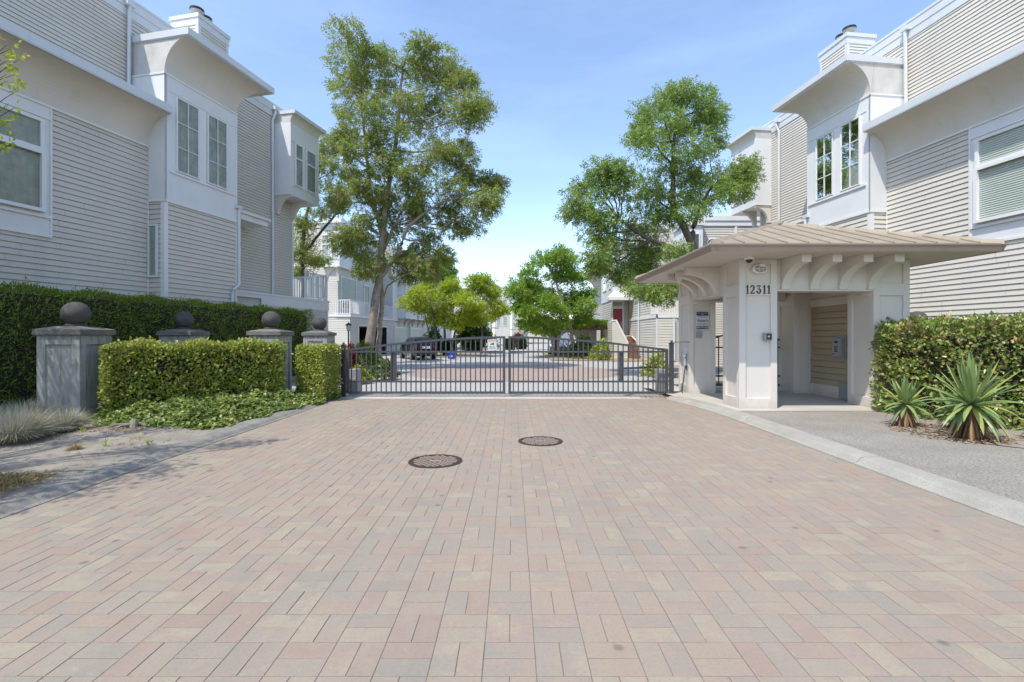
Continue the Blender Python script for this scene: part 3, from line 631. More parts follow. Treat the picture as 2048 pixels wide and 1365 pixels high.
for q in range(4): rf.quad(C[q], C[(q+1) % 4], (AX, AY, AZ))
# raised seams
for side in range(4):
    A = Vector(C[side]); B = Vector(C[(side+1) % 4]); T = Vector((AX, AY, AZ)); L = (B-A).length; ax = (B-A).normalized()
    mid = (A+B)/2; up = (T-mid); k = .19
    while k < L-.1:
        s = A+ax*k; tt = min(k, L-k)/(L/2)
        e2 = s+up*tt*.985; nrm = ax.cross(up).normalized()
        if nrm.z < 0: nrm = -nrm
        w = ax*.011; h = nrm*.02
        rf.hexa([s-w, s+w, e2+w, e2-w, s-w+h, s+w+h, e2+w+h, e2-w+h]); k += .355
rf.build('roof', M['tile'], GH)
hp = MB()
for q in range(4):
    A = Vector(C[q]); T = Vector((AX, AY, AZ)); D = T-A; n = 9
    lat = Vector((-D.y, D.x, 0)).normalized()*.085
    for k in range(n):
        p, r = A+D*(k/n), A+D*((k+1)/n+.012); u0, u1 = Vector((0, 0, .035)), Vector((0, 0, .062)); dn = Vector((0, 0, -.03))
        hp.quad(p-lat+dn, p+u1, r+u0, r-lat*.9+dn); hp.quad(p+u1, p+lat+dn, r+lat*.9+dn, r+u0); hp.quad(p-lat+dn, p+lat+dn, p+u1)
hp.lathe((AX, AY, AZ-.02), [(.13, 0), (.12, .05), (.03, .1), (.001, .11)], 12)
hp.build('hip_cap', M['tile'], GH)
# number 12311
def ribbon(mb, pts, wd, y, th=.014):
    pts = [Vector((p[0], p[1])) for p in pts]; n = len(pts); L = []; R = []
    for i in range(n):
        t = (pts[min(i+1, n-1)]-pts[max(i-1, 0)]).normalized(); q = Vector((-t.y, t.x)); w = wd[i] if hasattr(wd, '__len__') else wd
        L.append(pts[i]+q*w/2); R.append(pts[i]-q*w/2)
    for i in range(n-1):
        mb.hexa([(L[i].x, y, L[i].y), (R[i].x, y, R[i].y), (R[i+1].x, y, R[i+1].y), (L[i+1].x, y, L[i+1].y), (L[i].x, y-th, L[i].y), (R[i].x, y-th, R[i].y), (R[i+1].x, y-th, R[i+1].y), (L[i+1].x, y-th, L[i+1].y)])
def arc(cx, cy, rx, ry, a0, a1, n=12): return [(cx+rx*cos(radians(a0+(a1-a0)*k/n)), cy+ry*sin(radians(a0+(a1-a0)*k/n))) for k in range(n+1)]
def digit(ch, x, z, h, y):
    mb = MB(); u = h
    if ch == '1':
        ribbon(mb, [(x+.24*u, z+.05*u), (x+.24*u, z+u)], .12*u, y); ribbon(mb, [(x+.08*u, z+.03*u), (x+.40*u, z+.03*u)], .06*u, y, .013); ribbon(mb, [(x+.07*u, z+.76*u), (x+.14*u, z+.82*u), (x+.24*u, z+.97*u)], [.09*u, .08*u, .05*u], y, .012)
    elif ch == '2':
        ribbon(mb, arc(x+.27*u, z+.72*u, .2*u, .24*u, 175, -25, 14)+[(x+.38*u, z+.48*u), (x+.22*u, z+.26*u), (x+.08*u, z+.07*u)], [.1*u]*5+[.09*u]*5+[.12*u]*5+[.11*u, .08*u, .05*u], y)
        ribbon(mb, [(x+.05*u, z+.055*u), (x+.50*u, z+.055*u)], .11*u, y, .013); ribbon(mb, [(x+.48*u, z+.04*u), (x+.52*u, z+.2*u)], [.06*u, .03*u], y, .012)
    else:
        ribbon(mb, [(x+.06*u, z+.92*u), (x+.48*u, z+.92*u)], .10*u, y, .013); ribbon(mb, [(x+.08*u, z+.95*u), (x+.06*u, z+.76*u)], [.06*u, .03*u], y, .012)
        ribbon(mb, [(x+.46*u, z+.9*u), (x+.34*u, z+.74*u), (x+.24*u, z+.57*u)], [.05*u, .05*u, .06*u], y, .012)
        ribbon(mb, arc(x+.25*u, z+.31*u, .21*u, .26*u, 100, -178, 16), [.05*u, .07*u]+[.12*u]*10+[.1*u]*5, y); ribbon(mb, arc(x+.1*u, z+.28*u, .035*u, .035*u, 0, 360, 8), .07*u, y, .0125)
    o = mb.build('house_number_digit', M['bronze'], GH); return o
for k, ch in enumerate('12311'): digit(ch, 4.283+[.017, .101, .220, .329, .411][k], 2.193, .158, 9.0275)

def text_mesh(name, s, size, x, z, y, mat, parent, align='CENTER', ext=.0015, sx=1, shear=0, th=0):
    c = bpy.data.curves.new(name, 'FONT'); c.body = s; c.size = size; c.align_x = align; c.align_y = 'CENTER'; c.extrude = ext; c.shear = shear; c.offset = th
    o = bpy.data.objects.new(name, c); me = bpy.data.meshes.new_from_object(o); bpy.data.objects.remove(o); bpy.data.curves.remove(c)
    off = rootloc(parent)
    for v in me.vertices: X, Y, Z = v.co; v.co = (x+X*sx-off.x, y-Z-off.y, z+Y-off.z)
    me.materials.clear(); me.materials.append(mat); me.name = name
    r = bpy.data.objects.new(name, me); COL.objects.link(r); r.parent = parent; return r
# towing notice on the far pillar, grey plate below it
def rounded(mb, x0, x1, z0, z1, y0, y1, r=.02):
    P = []
    for cx, cz, a in ((x1-r, z1-r, 0), (x0+r, z1-r, 90), (x0+r, z0+r, 180), (x1-r, z0+r, 270)): P += [(cx+r*cos(radians(a+t)), cz+r*sin(radians(a+t))) for t in (0, 30, 60, 90)]
    mb.prism([(p[0], y0, p[1]) for p in P], [(p[0], y1, p[1]) for p in P])
yP = 11.45
S = empty('towing_sign', (4.445, yP+.02, 1.78), 'white and navy towing notice with rounded corners on the far left pillar of the gatehouse', 'sign')
x0, x1, z0, z1 = 4.305, 4.59, 1.565, 1.985
b = MB(); rounded(b, x0, x1, z0, z1, yP+.022, yP-.006, .025); b.build('sign_plate', M['paper'], S)
b = MB(); rounded(b, x0+.003, x1-.003, z1-.095, z1-.003, yP-.006, yP-.0085, .02); b.build('navy_band', M['navy'], S); b = MB(); b.box(x0+.003, x1-.003, yP-.0085, yP-.006, z0+.015, z0+.082); b.build('navy_band', M['navy'], S)
text_mesh('lettering', 'UNAUTHORIZED PARKING', .021, 4.4475, 1.953, yP-.009, M['paper'], S, th=.0003); text_mesh('lettering', 'ONLY', .026, 4.4475, 1.917, yP-.009, M['paper'], S, th=.0006)
text_mesh('lettering', 'VEHICLES WILL BE TOWED AT', .016, 4.4475, 1.868, yP-.0065, M['ink'], S); text_mesh('lettering', "OWNER'S EXPENSE", .016, 4.4475, 1.847, yP-.0065, M['ink'], S)
text_mesh('lettering', "Rusty's", .088, 4.4475, 1.775, yP-.0065, M['navy'], S, shear=.25, th=.0022); text_mesh('lettering', 'Auto Towing', .045, 4.4475, 1.700, yP-.0065, M['navy'], S, shear=.2, th=.0002)
text_mesh('lettering', '24 HOUR SERVICE', .015, 4.4475, 1.665, yP-.0065, M['ink'], S); text_mesh('lettering', '604-275-1620', .048, 4.4475, 1.614, yP-.009, M['paper'], S, th=.0009)
b = MB(); b.box(4.31, 4.435, yP-.012, yP+.02, 1.38, 1.53); o = b.build('wall_plate', M['grey'], None, bevel=.004, loc=(4.37, yP, 1.38)); tag(o, 'small square grey plate on the far left gatehouse pillar, below the towing notice', 'plate')
b = MB(); b.fbox(fl, 9.3, 9.48, .016, .022, 1.93, 2.14); o = b.build('paper_notice', M['faded'], None, loc=(4.18, 9.39, 1.93)); tag(o, 'faded blank notice sheet high on the left face of the near gatehouse pillar', 'notice')
# bulkhead lamp
Lm = empty('bulkhead_lamp', (4.55, 9.03, 2.58), 'oval white caged bulkhead lamp above the number 12311', 'lamp')
b = MB()
def oval(mb, cx, y, cz, prof, n=28, rx=1, rz=1):
    bb = len(mb.v)
    for r, h in prof:
        for k in range(n): a = 2*pi*k/n; mb.v.append((cx+rx*r*cos(a), y-h, cz+rz*r*sin(a)))
    for i in range(len(prof)-1):
        for k in range(n): k2 = (k+1) % n; mb.f.append((bb+i*n+k, bb+i*n+k2, bb+(i+1)*n+k2, bb+(i+1)*n+k))
    mb.f.append(tuple(bb+(len(prof)-1)*n+k for k in range(n)))
oval(b, 4.55, 9.03, 2.645, [(1, -.02), (1, .045), (.9, .06), (.74, .062), (.72, .04)], rx=.142, rz=.088); b.build('housing', M['white'], Lm, smooth=False)
b = MB(); oval(b, 4.55, 9.03, 2.645, [(1, .04), (.95, .065), (.7, .085), (.3, .095)], rx=.105, rz=.062); b.build('glass', M['grey'], Lm)
b = MB(); b.tube([(4.45, 8.965, 2.645), (4.50, 8.93, 2.645), (4.60, 8.93, 2.645), (4.65, 8.965, 2.645)], .006, 6)
for xx in (4.51, 4.59): b.tube([(xx, 8.965, 2.705), (xx, 8.93, 2.675), (xx, 8.93, 2.615), (xx, 8.965, 2.585)], .006, 6)
ov = [(4.55+.14*cos(radians(a)), 8.97, 2.645+.086*sin(radians(a))) for a in range(20, 161, 14)]
for i in range(len(ov)-1): b.hexa([(ov[i][0], 8.97, ov[i][2]-.05), (ov[i+1][0], 8.97, ov[i+1][2]-.05), (ov[i+1][0], 8.935, ov[i+1][2]-.05), (ov[i][0], 8.935, ov[i][2]-.05), (ov[i][0], 8.97, ov[i][2]), (ov[i+1][0], 8.97, ov[i+1][2]), (ov[i+1][0], 8.935, ov[i+1][2]), (ov[i][0], 8.935, ov[i][2])]) if 6 > i > 2 else None
b.build('cage', M['white'], Lm)
# dome camera, floodlight, card reader, intercom, meter box
c = empty('dome_camera', (4.22, 8.72, ZS), 'small white dome camera under the front eave of the gatehouse', 'camera')
b = MB(); b.lathe((4.22, 8.72, ZS-.06), [(.075, 0), (.085, .02), (.085, .06)], 20); b.build('housing', M['white'], c)
b = MB(); b.lathe((4.22, 8.72, ZS-.12), [(.01, 0), (.035, .01), (.052, .03), (.058, .06)], 20); b.build('dome', M['dark'], c, smooth=True)
fx, fy = at(1354, 545, 11.0)[0:2]
c = empty('floodlight', (fx, fy, 2.8), 'small black and white floodlight under the left eave of the gatehouse', 'lamp')
b = MB(); b.box(fx-.045, fx+.045, fy-.05, fy+.05, 2.76, ZS-.001); b.tube([(fx, fy, 2.76), (fx+.02, fy-.06, 2.7)], .035, 10); b.build('housing', M['black'], c)
b = MB(); b.tube([(fx-.005, fy-.05, 2.72), (fx+.01, fy-.13, 2.66)], [.05, .06], 12); b.build('lens', M['white'], c)
c = empty('card_reader', (4.72, 9.0, 1.38), 'small blue-grey card reader box on the front of the near gatehouse pillar', 'card reader')
b = MB(); b.box(4.625, 4.76, 8.965, 9.05, 1.33, 1.475); b.build('housing', M['grey'], c, bevel=.01)
b = MB(); b.box(4.655, 4.75, 8.955, 8.965, 1.35, 1.455); b.build('face_plate', M['black'], c, bevel=.004)
b = MB(); b.box(4.675, 4.71, 8.951, 8.955, 1.39, 1.42); b.build('slot', M['paper'], c)
c = empty('intercom', (6.97, 10.35, 1.5), 'grey steel intercom cabinet on the tan siding inside the gatehouse', 'intercom')
b = MB(); b.fbox(fw_, .44, .76, .02, .04, .93, 1.42); b.build('back_plate', M['grey'], c)
b = MB(); b.fbox(fw_, .48, .74, .04, .13, .97, 1.37); b.build('cabinet', M['grey'], c, bevel=.01)
b = MB(); b.fbox(fw_, .56, .67, .131, .134, 1.27, 1.31); b.build('screen', M['dark'], c)
b = MB()
for r in range(4):
    for q in range(3): b.fbox(fw_, .57+q*.035, .592+q*.035, .131, .136, 1.08+r*.035, 1.10+r*.035)
b.build('keypad', M['black'], c); b = MB(); b.fbox(fw_, .68, .70, .131, .137, 1.03, 1.05); b.build('button', M['dark'], c)
b = MB(); b.fbox(fw_, .26, .58, .05, .10, .10, .47); o = b.build('meter_box', M['grey'], None, bevel=.005, loc=(6.95, 10.2, .1)); tag(o, 'plain grey meter box low on the skirting inside the gatehouse', 'box')
b = MB(); b.box(4.05, 4.15, 11.52, 11.62, .92, 1.16); b.box(4.07, 4.14, 11.53, 11.61, .72, .92)
c = empty('junction_box', (4.1, 11.6, .7), 'pale electrical junction boxes and cable on the side of the far left gatehouse pillar', 'junction box')
b.build('boxes', M['pipe'], c, bevel=.004); b = MB(); b.tube([(4.09, 11.55, .72), (4.06, 11.55, .55), (4.0, 11.5, .2), (3.98, 11.46, .06)], .012, 6)
b.tube([(4.10, 11.50, 1.0), (4.06, 11.44, .92), (4.06, 11.42, .72), (4.08, 11.44, .62)], .012, 6); b.build('cable', M['black'], c)

# ================================================================ DRIVE GATE
GY = 11.43
def ztop(x): return 1.415-.30*(abs(x+.12)/3.72)**1.75
def leaf(xh, xc, label):
    """hinge side xh, closing side xc"""
    lo, hi = min(xh, xc), max(xh, xc)
    g = empty('gate_leaf', (xh, GY, .03), label, 'gate', 'two leaves of the driveway gate')
    f = MB()
    f.box(lo, hi, GY-.022, GY+.022, .075, .125); f.box(lo, hi, GY-.02, GY+.02, .335, .375); f.box(lo, hi, GY-.02, GY+.02, 1.03, 1.07)
    n = 16
    for k in range(n):
        a, c = lo+(hi-lo)*k/n, lo+(hi-lo)*(k+1)/n; za, zc = ztop(a), ztop(c)
        f.hexa([(a, GY-.026, za-.05), (c, GY-.026, zc-.05), (c, GY+.026, zc-.05), (a, GY+.026, za-.05), (a, GY-.026, za), (c, GY-.026, zc), (c, GY+.026, zc), (a, GY+.026, za)])
    w = .06
    f.box(xc-(w if xc > xh else 0), xc+(0 if xc > xh else w), GY-.027, GY+.027, .07, ztop(xc)+.0); f.box(xh-(0 if xc > xh else w), xh+(w if xc > xh else 0), GY-.027, GY+.027, .07, ztop(xh)); f.build('frame', M['grille'], g)
    cnt = 31
    for k in range(cnt):
        x = lo+(hi-lo)*(k+1)/(cnt+1); b = MB(); b.box(x-.0125, x+.0125, GY-.012, GY+.012, .12, ztop(x)-.04); b.build('picket', M['grille'], g)
    xo = xh+(1.08 if xc > xh else -1.08); b = MB(); b.box(xo-.045, xo+.045, GY+.02, GY+.09, .35, 1.06); b.build('operator_bracket', M['grille'], g)
    b = MB(); b.tube([(xo, GY+.1, .66), (xh+(.16 if xc > xh else -.16), GY+.42, .66)], .018, 8); b.build('operator_arm', M['black'], g)
    return g
gl = leaf(-3.86, -.155, 'left leaf of the charcoal metal driveway gate, carrying the white notice')
leaf(3.64, -.085, 'right leaf of the charcoal metal driveway gate, next to the gatehouse')
for x, h, lb in ((-3.93, 1.2, 'black steel gate post beside the clipped left hedge'), (3.72, 1.24, 'charcoal steel gate post beside the gatehouse pillar')):
    b = MB(); b.box(x-.045, x+.045, GY-.045, GY+.045, -.02, h); b.box(x-.055, x+.055, GY-.055, GY+.055, h, h+.02); b.lathe((x, GY, h+.02), [(.02, 0), (.035, .02), (.02, .05), (.002, .055)], 10)
    if x > 0: b.box(x, x+.42, GY-.01, GY+.01, 1.27, 1.285)
    o = b.build('gate_post', M['black'] if x < 0 else M['grille'], None, loc=(x, GY, 0), bevel=.003); tag(o, lb, 'post', 'two gate posts')
for x0, x1, lb in ((-3.92, -3.70, 'grey gate motor box behind the hinge of the left gate leaf'), (3.50, 3.72, 'grey gate motor box behind the hinge of the right gate leaf')):
    c = empty('gate_motor', ((x0+x1)/2, 11.9, 0), lb, 'gate motor', 'two gate motor boxes')
    b = MB(); b.box(x0, x1, 11.75, 12.0, 0, .62); b.build('cabinet', M['grey'], c, bevel=.012)
    b = MB(); b.box(x0+.06, x0+.16, 11.744, 11.752, .33, .42); b.build('label_plate', M['paper'], c)
s = empty('warning_notice', (-.47, GY-.03, 1.17), 'white notice with an orange heading and a camera drawing, tied to the driveway gate', 'sign')
ny = GY-.03; b = MB(); b.prism([(-.56, ny, 1.075), (-.355, ny, 1.085), (-.363, ny, 1.345), (-.57, ny, 1.335)], [(-.56, ny-.003, 1.075), (-.355, ny-.003, 1.085), (-.363, ny-.003, 1.345), (-.57, ny-.003, 1.335)]); b.build('sign_plate', M['paper'], s)
b = MB(); b.prism([(-.553, ny-.0035, 1.288), (-.378, ny-.0035, 1.297), (-.378, ny-.0035, 1.33), (-.553, ny-.0035, 1.322)], [(-.553, ny-.0045, 1.288), (-.378, ny-.0045, 1.297), (-.378, ny-.0045, 1.33), (-.553, ny-.0045, 1.322)]); b.build('orange_heading', M['orange'], s)
text_mesh('lettering', 'WARNING', .036, -.465, 1.309, ny-.005, M['paper'], s, th=.0004)
b = MB(); b.box(-.48, -.425, ny-.0045, ny-.0035, 1.215, 1.25); b.lathe((-.495, ny-.0045, 1.225), [(.014, 0), (.014, .001)], 12, 'y'); b.prism([(-.445, ny-.0035, 1.25), (-.42, ny-.0035, 1.27), (-.42, ny-.0035, 1.19)], [(-.445, ny-.0045, 1.25), (-.42, ny-.0045, 1.27), (-.42, ny-.0045, 1.19)]); b.build('camera_drawing', M['ink'], s)
for k, tx in enumerate(('24 HOUR VIDEO', 'SURVEILLANCE', 'ON THESE PREMISES')): text_mesh('lettering', tx, .019, -.462, 1.172-.025*k, ny-.0035, M['ink'], s)
# side gate at the back of the gatehouse
g = empty('side_gate', (5.6, 12.0, .08), 'black pedestrian gate at the back of the gatehouse', 'gate')
b = MB(); b.box(4.78, 6.55, 11.98, 12.02, .2, .24); b.box(4.78, 6.55, 11.98, 12.02, .42, .46); b.box(4.78, 6.55, 11.98, 12.02, 1.12, 1.16)
for k in range(12):
    a, c = 4.78+1.77*k/12, 4.78+1.77*(k+1)/12; za, zc = [1.34+.16*(1-((q-5.66)/.89)**2) for q in (a, c)]
    b.hexa([(a, 11.98, za-.04), (c, 11.98, zc-.04), (c, 12.02, zc-.04), (a, 12.02, za-.04), (a, 11.98, za), (c, 11.98, zc), (c, 12.02, zc), (a, 12.02, za)])
b.build('frame', M['black'], g)
for k in range(15):
    x = 4.82+k*.12; q = MB(); q.box(x-.011, x+.011, 11.99, 12.01, .2, 1.32+.16*(1-((x-5.66)/.89)**2)); q.build('picket', M['black'], g)

# ================================================================ STONE PILLARS WITH BALLS
def stone_pillar(x, y, label):
    g = empty('stone_pillar', (x, y, 0), label, 'pillar', 'stone gate pillars with ball tops', radians(2))
    loc = g.location; A = .34
    b = MB(); t = .03; b.box(x-A+t, x+A-t, y-A+t, y+A-t, 0, 1.43)
    for (o, a, nn) in (((x-A, y-A), (1, 0), (0, -1)), ((x+A, y-A), (0, 1), (1, 0)), ((x+A, y+A), (-1, 0), (0, 1)), ((x-A, y+A), (0, -1), (-1, 0))):
        f = Facet(o, a, nn)
        for ua, ub, za, zb in ((.0006, .13, 0, 1.43), (.55, .6794, 0, 1.43), (.13, .55, 0, .1), (.13, .55, 1.27, 1.43)): b.fbox(f, ua, ub, -t-.005, 0, za, zb-.0004)
    b.build('shaft', M['pillar'], g, bevel=.008)
    b = MB(); b.box(x-A-.04, x+A+.04, y-A-.04, y+A+.04, 1.43, 1.52)
    q = [(x-A-.035, y-A-.035), (x+A+.035, y-A-.035), (x+A+.035, y+A+.035), (x-A-.035, y+A+.035)]; r = .17; Q = [(x-r, y-r), (x+r, y-r), (x+r, y+r), (x-r, y+r)]
    for k in range(4): w = (k+1) % 4; b.quad((*q[k], 1.521), (*q[w], 1.521), (*Q[w], 1.575), (*Q[k], 1.575))
    b.quad(*[(*p, 1.575) for p in Q]); b.build('cap', M['capstone'], g, bevel=.008)
    b = MB(); b.lathe((x, y, 1.57), [(.155, 0), (.15, .03), (.12, .05)], 24); b.sphere((x, y, 1.79), .20, 36, 20); b.build('ball', M['ball'], g, smooth=True); return g
P1 = stone_pillar(-7.36, 8.27, 'nearest stone pillar with a ball top, beside the pale grass tufts')
for x, y, lb in ((-7.6, 11.35, 'stone pillar with a ball top behind the broad clipped hedge, second from the left'), (-5.58, 11.35, 'stone pillar with a ball top between the two clipped hedges on the left'), (-5.62, 14.3, 'stone pillar with a ball top behind the narrow clipped hedge, nearest the left gate post'), (9.3, 11.25, 'stone pillar whose dark ball shows over the big right hedge, beside the gatehouse')):
    c = copy_tree(P1); c.location = (x, y, 0); c['label'] = lb

# ================================================================ VEGETATION
def unit(a): return a/np.maximum(np.linalg.norm(a, axis=-1, keepdims=True), 1e-6)
def leaves(P, D, Nn, L, Wd, fold=.25, curl=.0):
    """two triangles per leaf, folded on the midrib. P base, D direction, Nn normal, L length, Wd width"""
    D = unit(D); S = unit(np.cross(D, Nn)); N2 = unit(np.cross(S, D))
    L = L[:, None]; Wd = Wd[:, None]
    tip = P+D*L-N2*L*curl; mid = P+D*L*.45
    l = mid+S*Wd+N2*Wd*fold; r = mid-S*Wd+N2*Wd*fold
    V = np.stack([P, l, tip, r], 1).reshape(-1, 3); n = len(P); b = (np.arange(n)*4)[:, None]
    T = np.concatenate([b+np.array([[0, 1, 2]]), b+np.array([[0, 2, 3]])], 1).reshape(-1, 3); return V, T
def sprays(C, out, n_leaf, llen, rlen, wid, droop=.25, spread=.9):
    """compound leaves: leaflets in rows along a stalk at C pointing along out"""
    n = len(C); R = unit(out+RNG.normal(0, .55, (n, 3))); R[:, 2] -= droop; R = unit(R)
    U = unit(RNG.normal(0, 1, (n, 3))+np.array([0, 0, 1.2])); S = unit(np.cross(R, U)); U = unit(np.cross(S, R))
    Vs = []; Ts = []; off = 0
    for j in range(n_leaf):
        t = (j+1)/(n_leaf+.5); sgn = (1 if j % 2 else -1) if j < n_leaf-1 else 0
        P = C+R*rlen*t+RNG.normal(0, llen*.12, (n, 3)); D = R*.65+S*sgn*spread+U*RNG.normal(0, .3, (n, 1)); D[:, 2] -= droop*.6
        V, T = leaves(P, D, U+RNG.normal(0, .35, (n, 3)), llen*RNG.uniform(.7, 1.2, n), wid*RNG.uniform(.8, 1.2, n), .15)
        Vs.append(V); Ts.append(T+off); off += len(V)
    return np.concatenate(Vs), np.concatenate(Ts)
def branch(mb, a, b, r0, r1, n=5, wob=.12, sag=.0, seg=5):
    a = Vector(a); b = Vector(b); L = (b-a).length; pts = []
    w1 = Vector(RNG.normal(0, 1, 3))*L*wob
    for k in range(seg+1):
        t = k/seg; p = a.lerp(b, t)+w1*sin(pi*t)*.5+Vector(RNG.normal(0, 1, 3))*L*wob*.15*(0 if k in (0, seg) else 1); p.z -= sag*L*sin(pi*t); pts.append(p)
    mb.tube(pts, [r0+(r1-r0)*k/seg for k in range(seg+1)], n, False); return pts
TD = 92
def tree(name, label, cat, Y, trunk_paths, blobs, mat, bark, llen=.1, wid=.022, rlen=.26, nl=7, dens=1.0, clump=.42, spread_y=1.0, droop=.25, group=None, gaps=.25, base=None, flat=.85):
    """trunk_paths: lists of (px,py,dy,r); blobs: (px,py,rpx[,dy]) crown lobes of the real crown at distance Y"""
    tp = [[(Vector(at(px, py, Y+dy)), r) for px, py, dy, r in path] for path in trunk_paths]
    b0 = tp[0][0][0]; root = empty(name, (b0.x, b0.y, base if base is not None else b0.z), label, cat, group)
    tr = MB(); nodesL = []
    for path in tp:
        pts = []; rr = []
        for i in range(len(path)-1):
            (a, ra), (b, rb) = path[i], path[i+1]; m = 4
            for k in range(m): pts.append(a.lerp(b, k/m)+Vector(RNG.normal(0, .012, 3))); rr.append(ra+(rb-ra)*k/m)
        pts.append(path[-1][0]); rr.append(path[-1][1]); tr.tube(pts, rr, 9, True)
        nodesL += [(p, r) for p, r in zip(pts, rr)]
    lo = min(p.z for p, r in nodesL); hi = max(p.z for p, r in nodesL); cand = [(p, r) for p, r in nodesL if p.z > lo+.35*(hi-lo)]
    tr.build('trunk', M[bark], root, smooth=True)
    br = MB(); Cs = []; Os = []
    cen = Vector((0, 0, 0))
    BL = []
    for bl in blobs:
        dy = bl[3] if len(bl) > 3 else RNG.uniform(-1, 1)*spread_y
        c = Vector(at(bl[0], bl[1], Y+dy)); BL.append((c, bl[2]/F*(Y+dy))); cen += c
    cen /= len(BL)
    for c, R in BL:
        best = min(cand, key=lambda q: (q[0]-c).length+max(0, q[0].z-c.z+.2)*1.5)
        pts = branch(br, best[0], c, min(best[1]*.6, .03+R*.035), .012+R*.008, 5, .10, .04)
        nc = max(4, int(dens*11*(R/.8)**2.1*(.42/clump)**1.3*.9))
        d = unit(RNG.normal(0, 1, (nc, 3))); d[:, 2] *= flat
        rad = R*RNG.uniform(.18, 1.0, nc)**.5
        cc = np.array(c)+d*rad[:, None]
        for k in range(nc):
            if k % 2 == 0: branch(br, pts[3], cc[k], .014, .005, 3, .12, .0, 3)
            nn = int(dens*TD*RNG.uniform(1-gaps*1.4, 1+gaps)*(clump/.42)**1.5)
            if nn < 4: continue
            q = unit(RNG.normal(0, 1, (nn, 3)))*(RNG.uniform(.05, 1, nn)**.45)[:, None]*clump*RNG.uniform(.7, 1.2); q[:, 2] *= .62
            Cs.append(cc[k]+q); Os.append(unit(q)+unit(cc[k]-np.array(cen))[None]*.6)
    br.build('branches', M[bark], root)
    C = np.concatenate(Cs); O = np.concatenate(Os)
    V, T = sprays(C, O, nl, llen, rlen, wid, droop); o = npmesh('crown', V, T, M[mat], root)
    print('TREE', name, len(T)); return root
tree('ash_tree', 'tallest tree, a two-stemmed ash with browning tips behind the left gate leaf', 'tree', 20,
     [[(730, 742, 0, .24), (738, 690, 0, .20), (752, 600, 0, .165), (760, 540, 0, .14), (764, 480, 0, .13), (772, 400, 0, .11), (790, 300, 0, .085), (800, 200, 0, .06), (805, 120, 0, .03)],
      [(755, 742, .5, .12), (757, 690, .5, .11), (764, 600, .5, .09), (761, 555, .5, .09), (768, 500, .3, .08), (790, 450, .2, .05), (830, 370, 0, .03)],
      [(757, 562, 0, .09), (780, 530, 0, .085), (800, 500, -.2, .08), (815, 455, -.3, .07), (850, 425, -.5, .05), (900, 395, -.6, .03)],
      [(764, 470, 0, .09), (740, 380, .2, .08), (730, 290, .3, .06), (722, 210, .3, .045), (722, 120, .2, .02)],
      [(765, 600, .5, .04), (775, 572, .4, .035), (810, 550, .2, .03), (850, 535, 0, .015)],
      [(741, 553, 0, .045), (728, 530, 0, .04), (716, 512, 0, .02)]],
     [(712, 80, 34), (735, 108, 42), (765, 118, 28), (700, 130, 34), (705, 178, 42), (760, 165, 38), (690, 220, 28), (730, 225, 42), (770, 225, 30), (843, 82, 16), (842, 112, 24), (825, 150, 30), (862, 138, 24), (895, 128, 22), (900, 165, 30), (862, 190, 42), (925, 168, 22), (930, 215, 26), (958, 215, 20), (815, 215, 40), (895, 230, 36), (940, 235, 18), (845, 255, 46), (790, 275, 44), (755, 290, 26), (905, 285, 36), (930, 325, 24), (865, 320, 46), (810, 335, 48), (690, 265, 20), (705, 300, 20), (765, 350, 34), (722, 350, 26), (700, 385, 34), (735, 400, 42), (680, 400, 24), (790, 400, 46), (850, 380, 46), (905, 372, 40), (945, 365, 32), (975, 375, 26), (990, 362, 14), (985, 400, 22), (955, 408, 30), (905, 420, 34), (935, 448, 22), (850, 440, 44), (790, 455, 42), (740, 455, 38), (705, 450, 28), (870, 480, 34), (830, 505, 36), (790, 515, 26), (720, 505, 30), (735, 535, 20), (700, 480, 22), (850, 530, 26), (880, 515, 18), (895, 455, 24), (860, 548, 14), (812, 545, 14)],
     'ash', 'bark', .105, .021, .26, 8, .62, .46, 1.3, gaps=.4)
tree('ash_tree', 'slender ash tree half hidden beside the far end of the left townhouse', 'tree', 23.5,
     [[(612, 735, 0, .12), (606, 600, 0, .1), (604, 500, 0, .09), (612, 430, 0, .07), (640, 340, 0, .03)], [(600, 520, 0, .07), (622, 490, 0, .07), (655, 448, 0, .055), (690, 410, 0, .03)]],
     [(648, 290, 22), (660, 310, 26), (640, 325, 24), (680, 300, 14), (675, 335, 18), (645, 360, 20), (620, 390, 16), (600, 440, 18), (612, 470, 20), (598, 500, 22), (618, 520, 22), (640, 515, 16), (640, 425, 14), (665, 410, 18), (685, 385, 16), (600, 545, 18)],
     'ash', 'bark_dark', .11, .024, .24, 6, .6, .42, .6, gaps=.4)
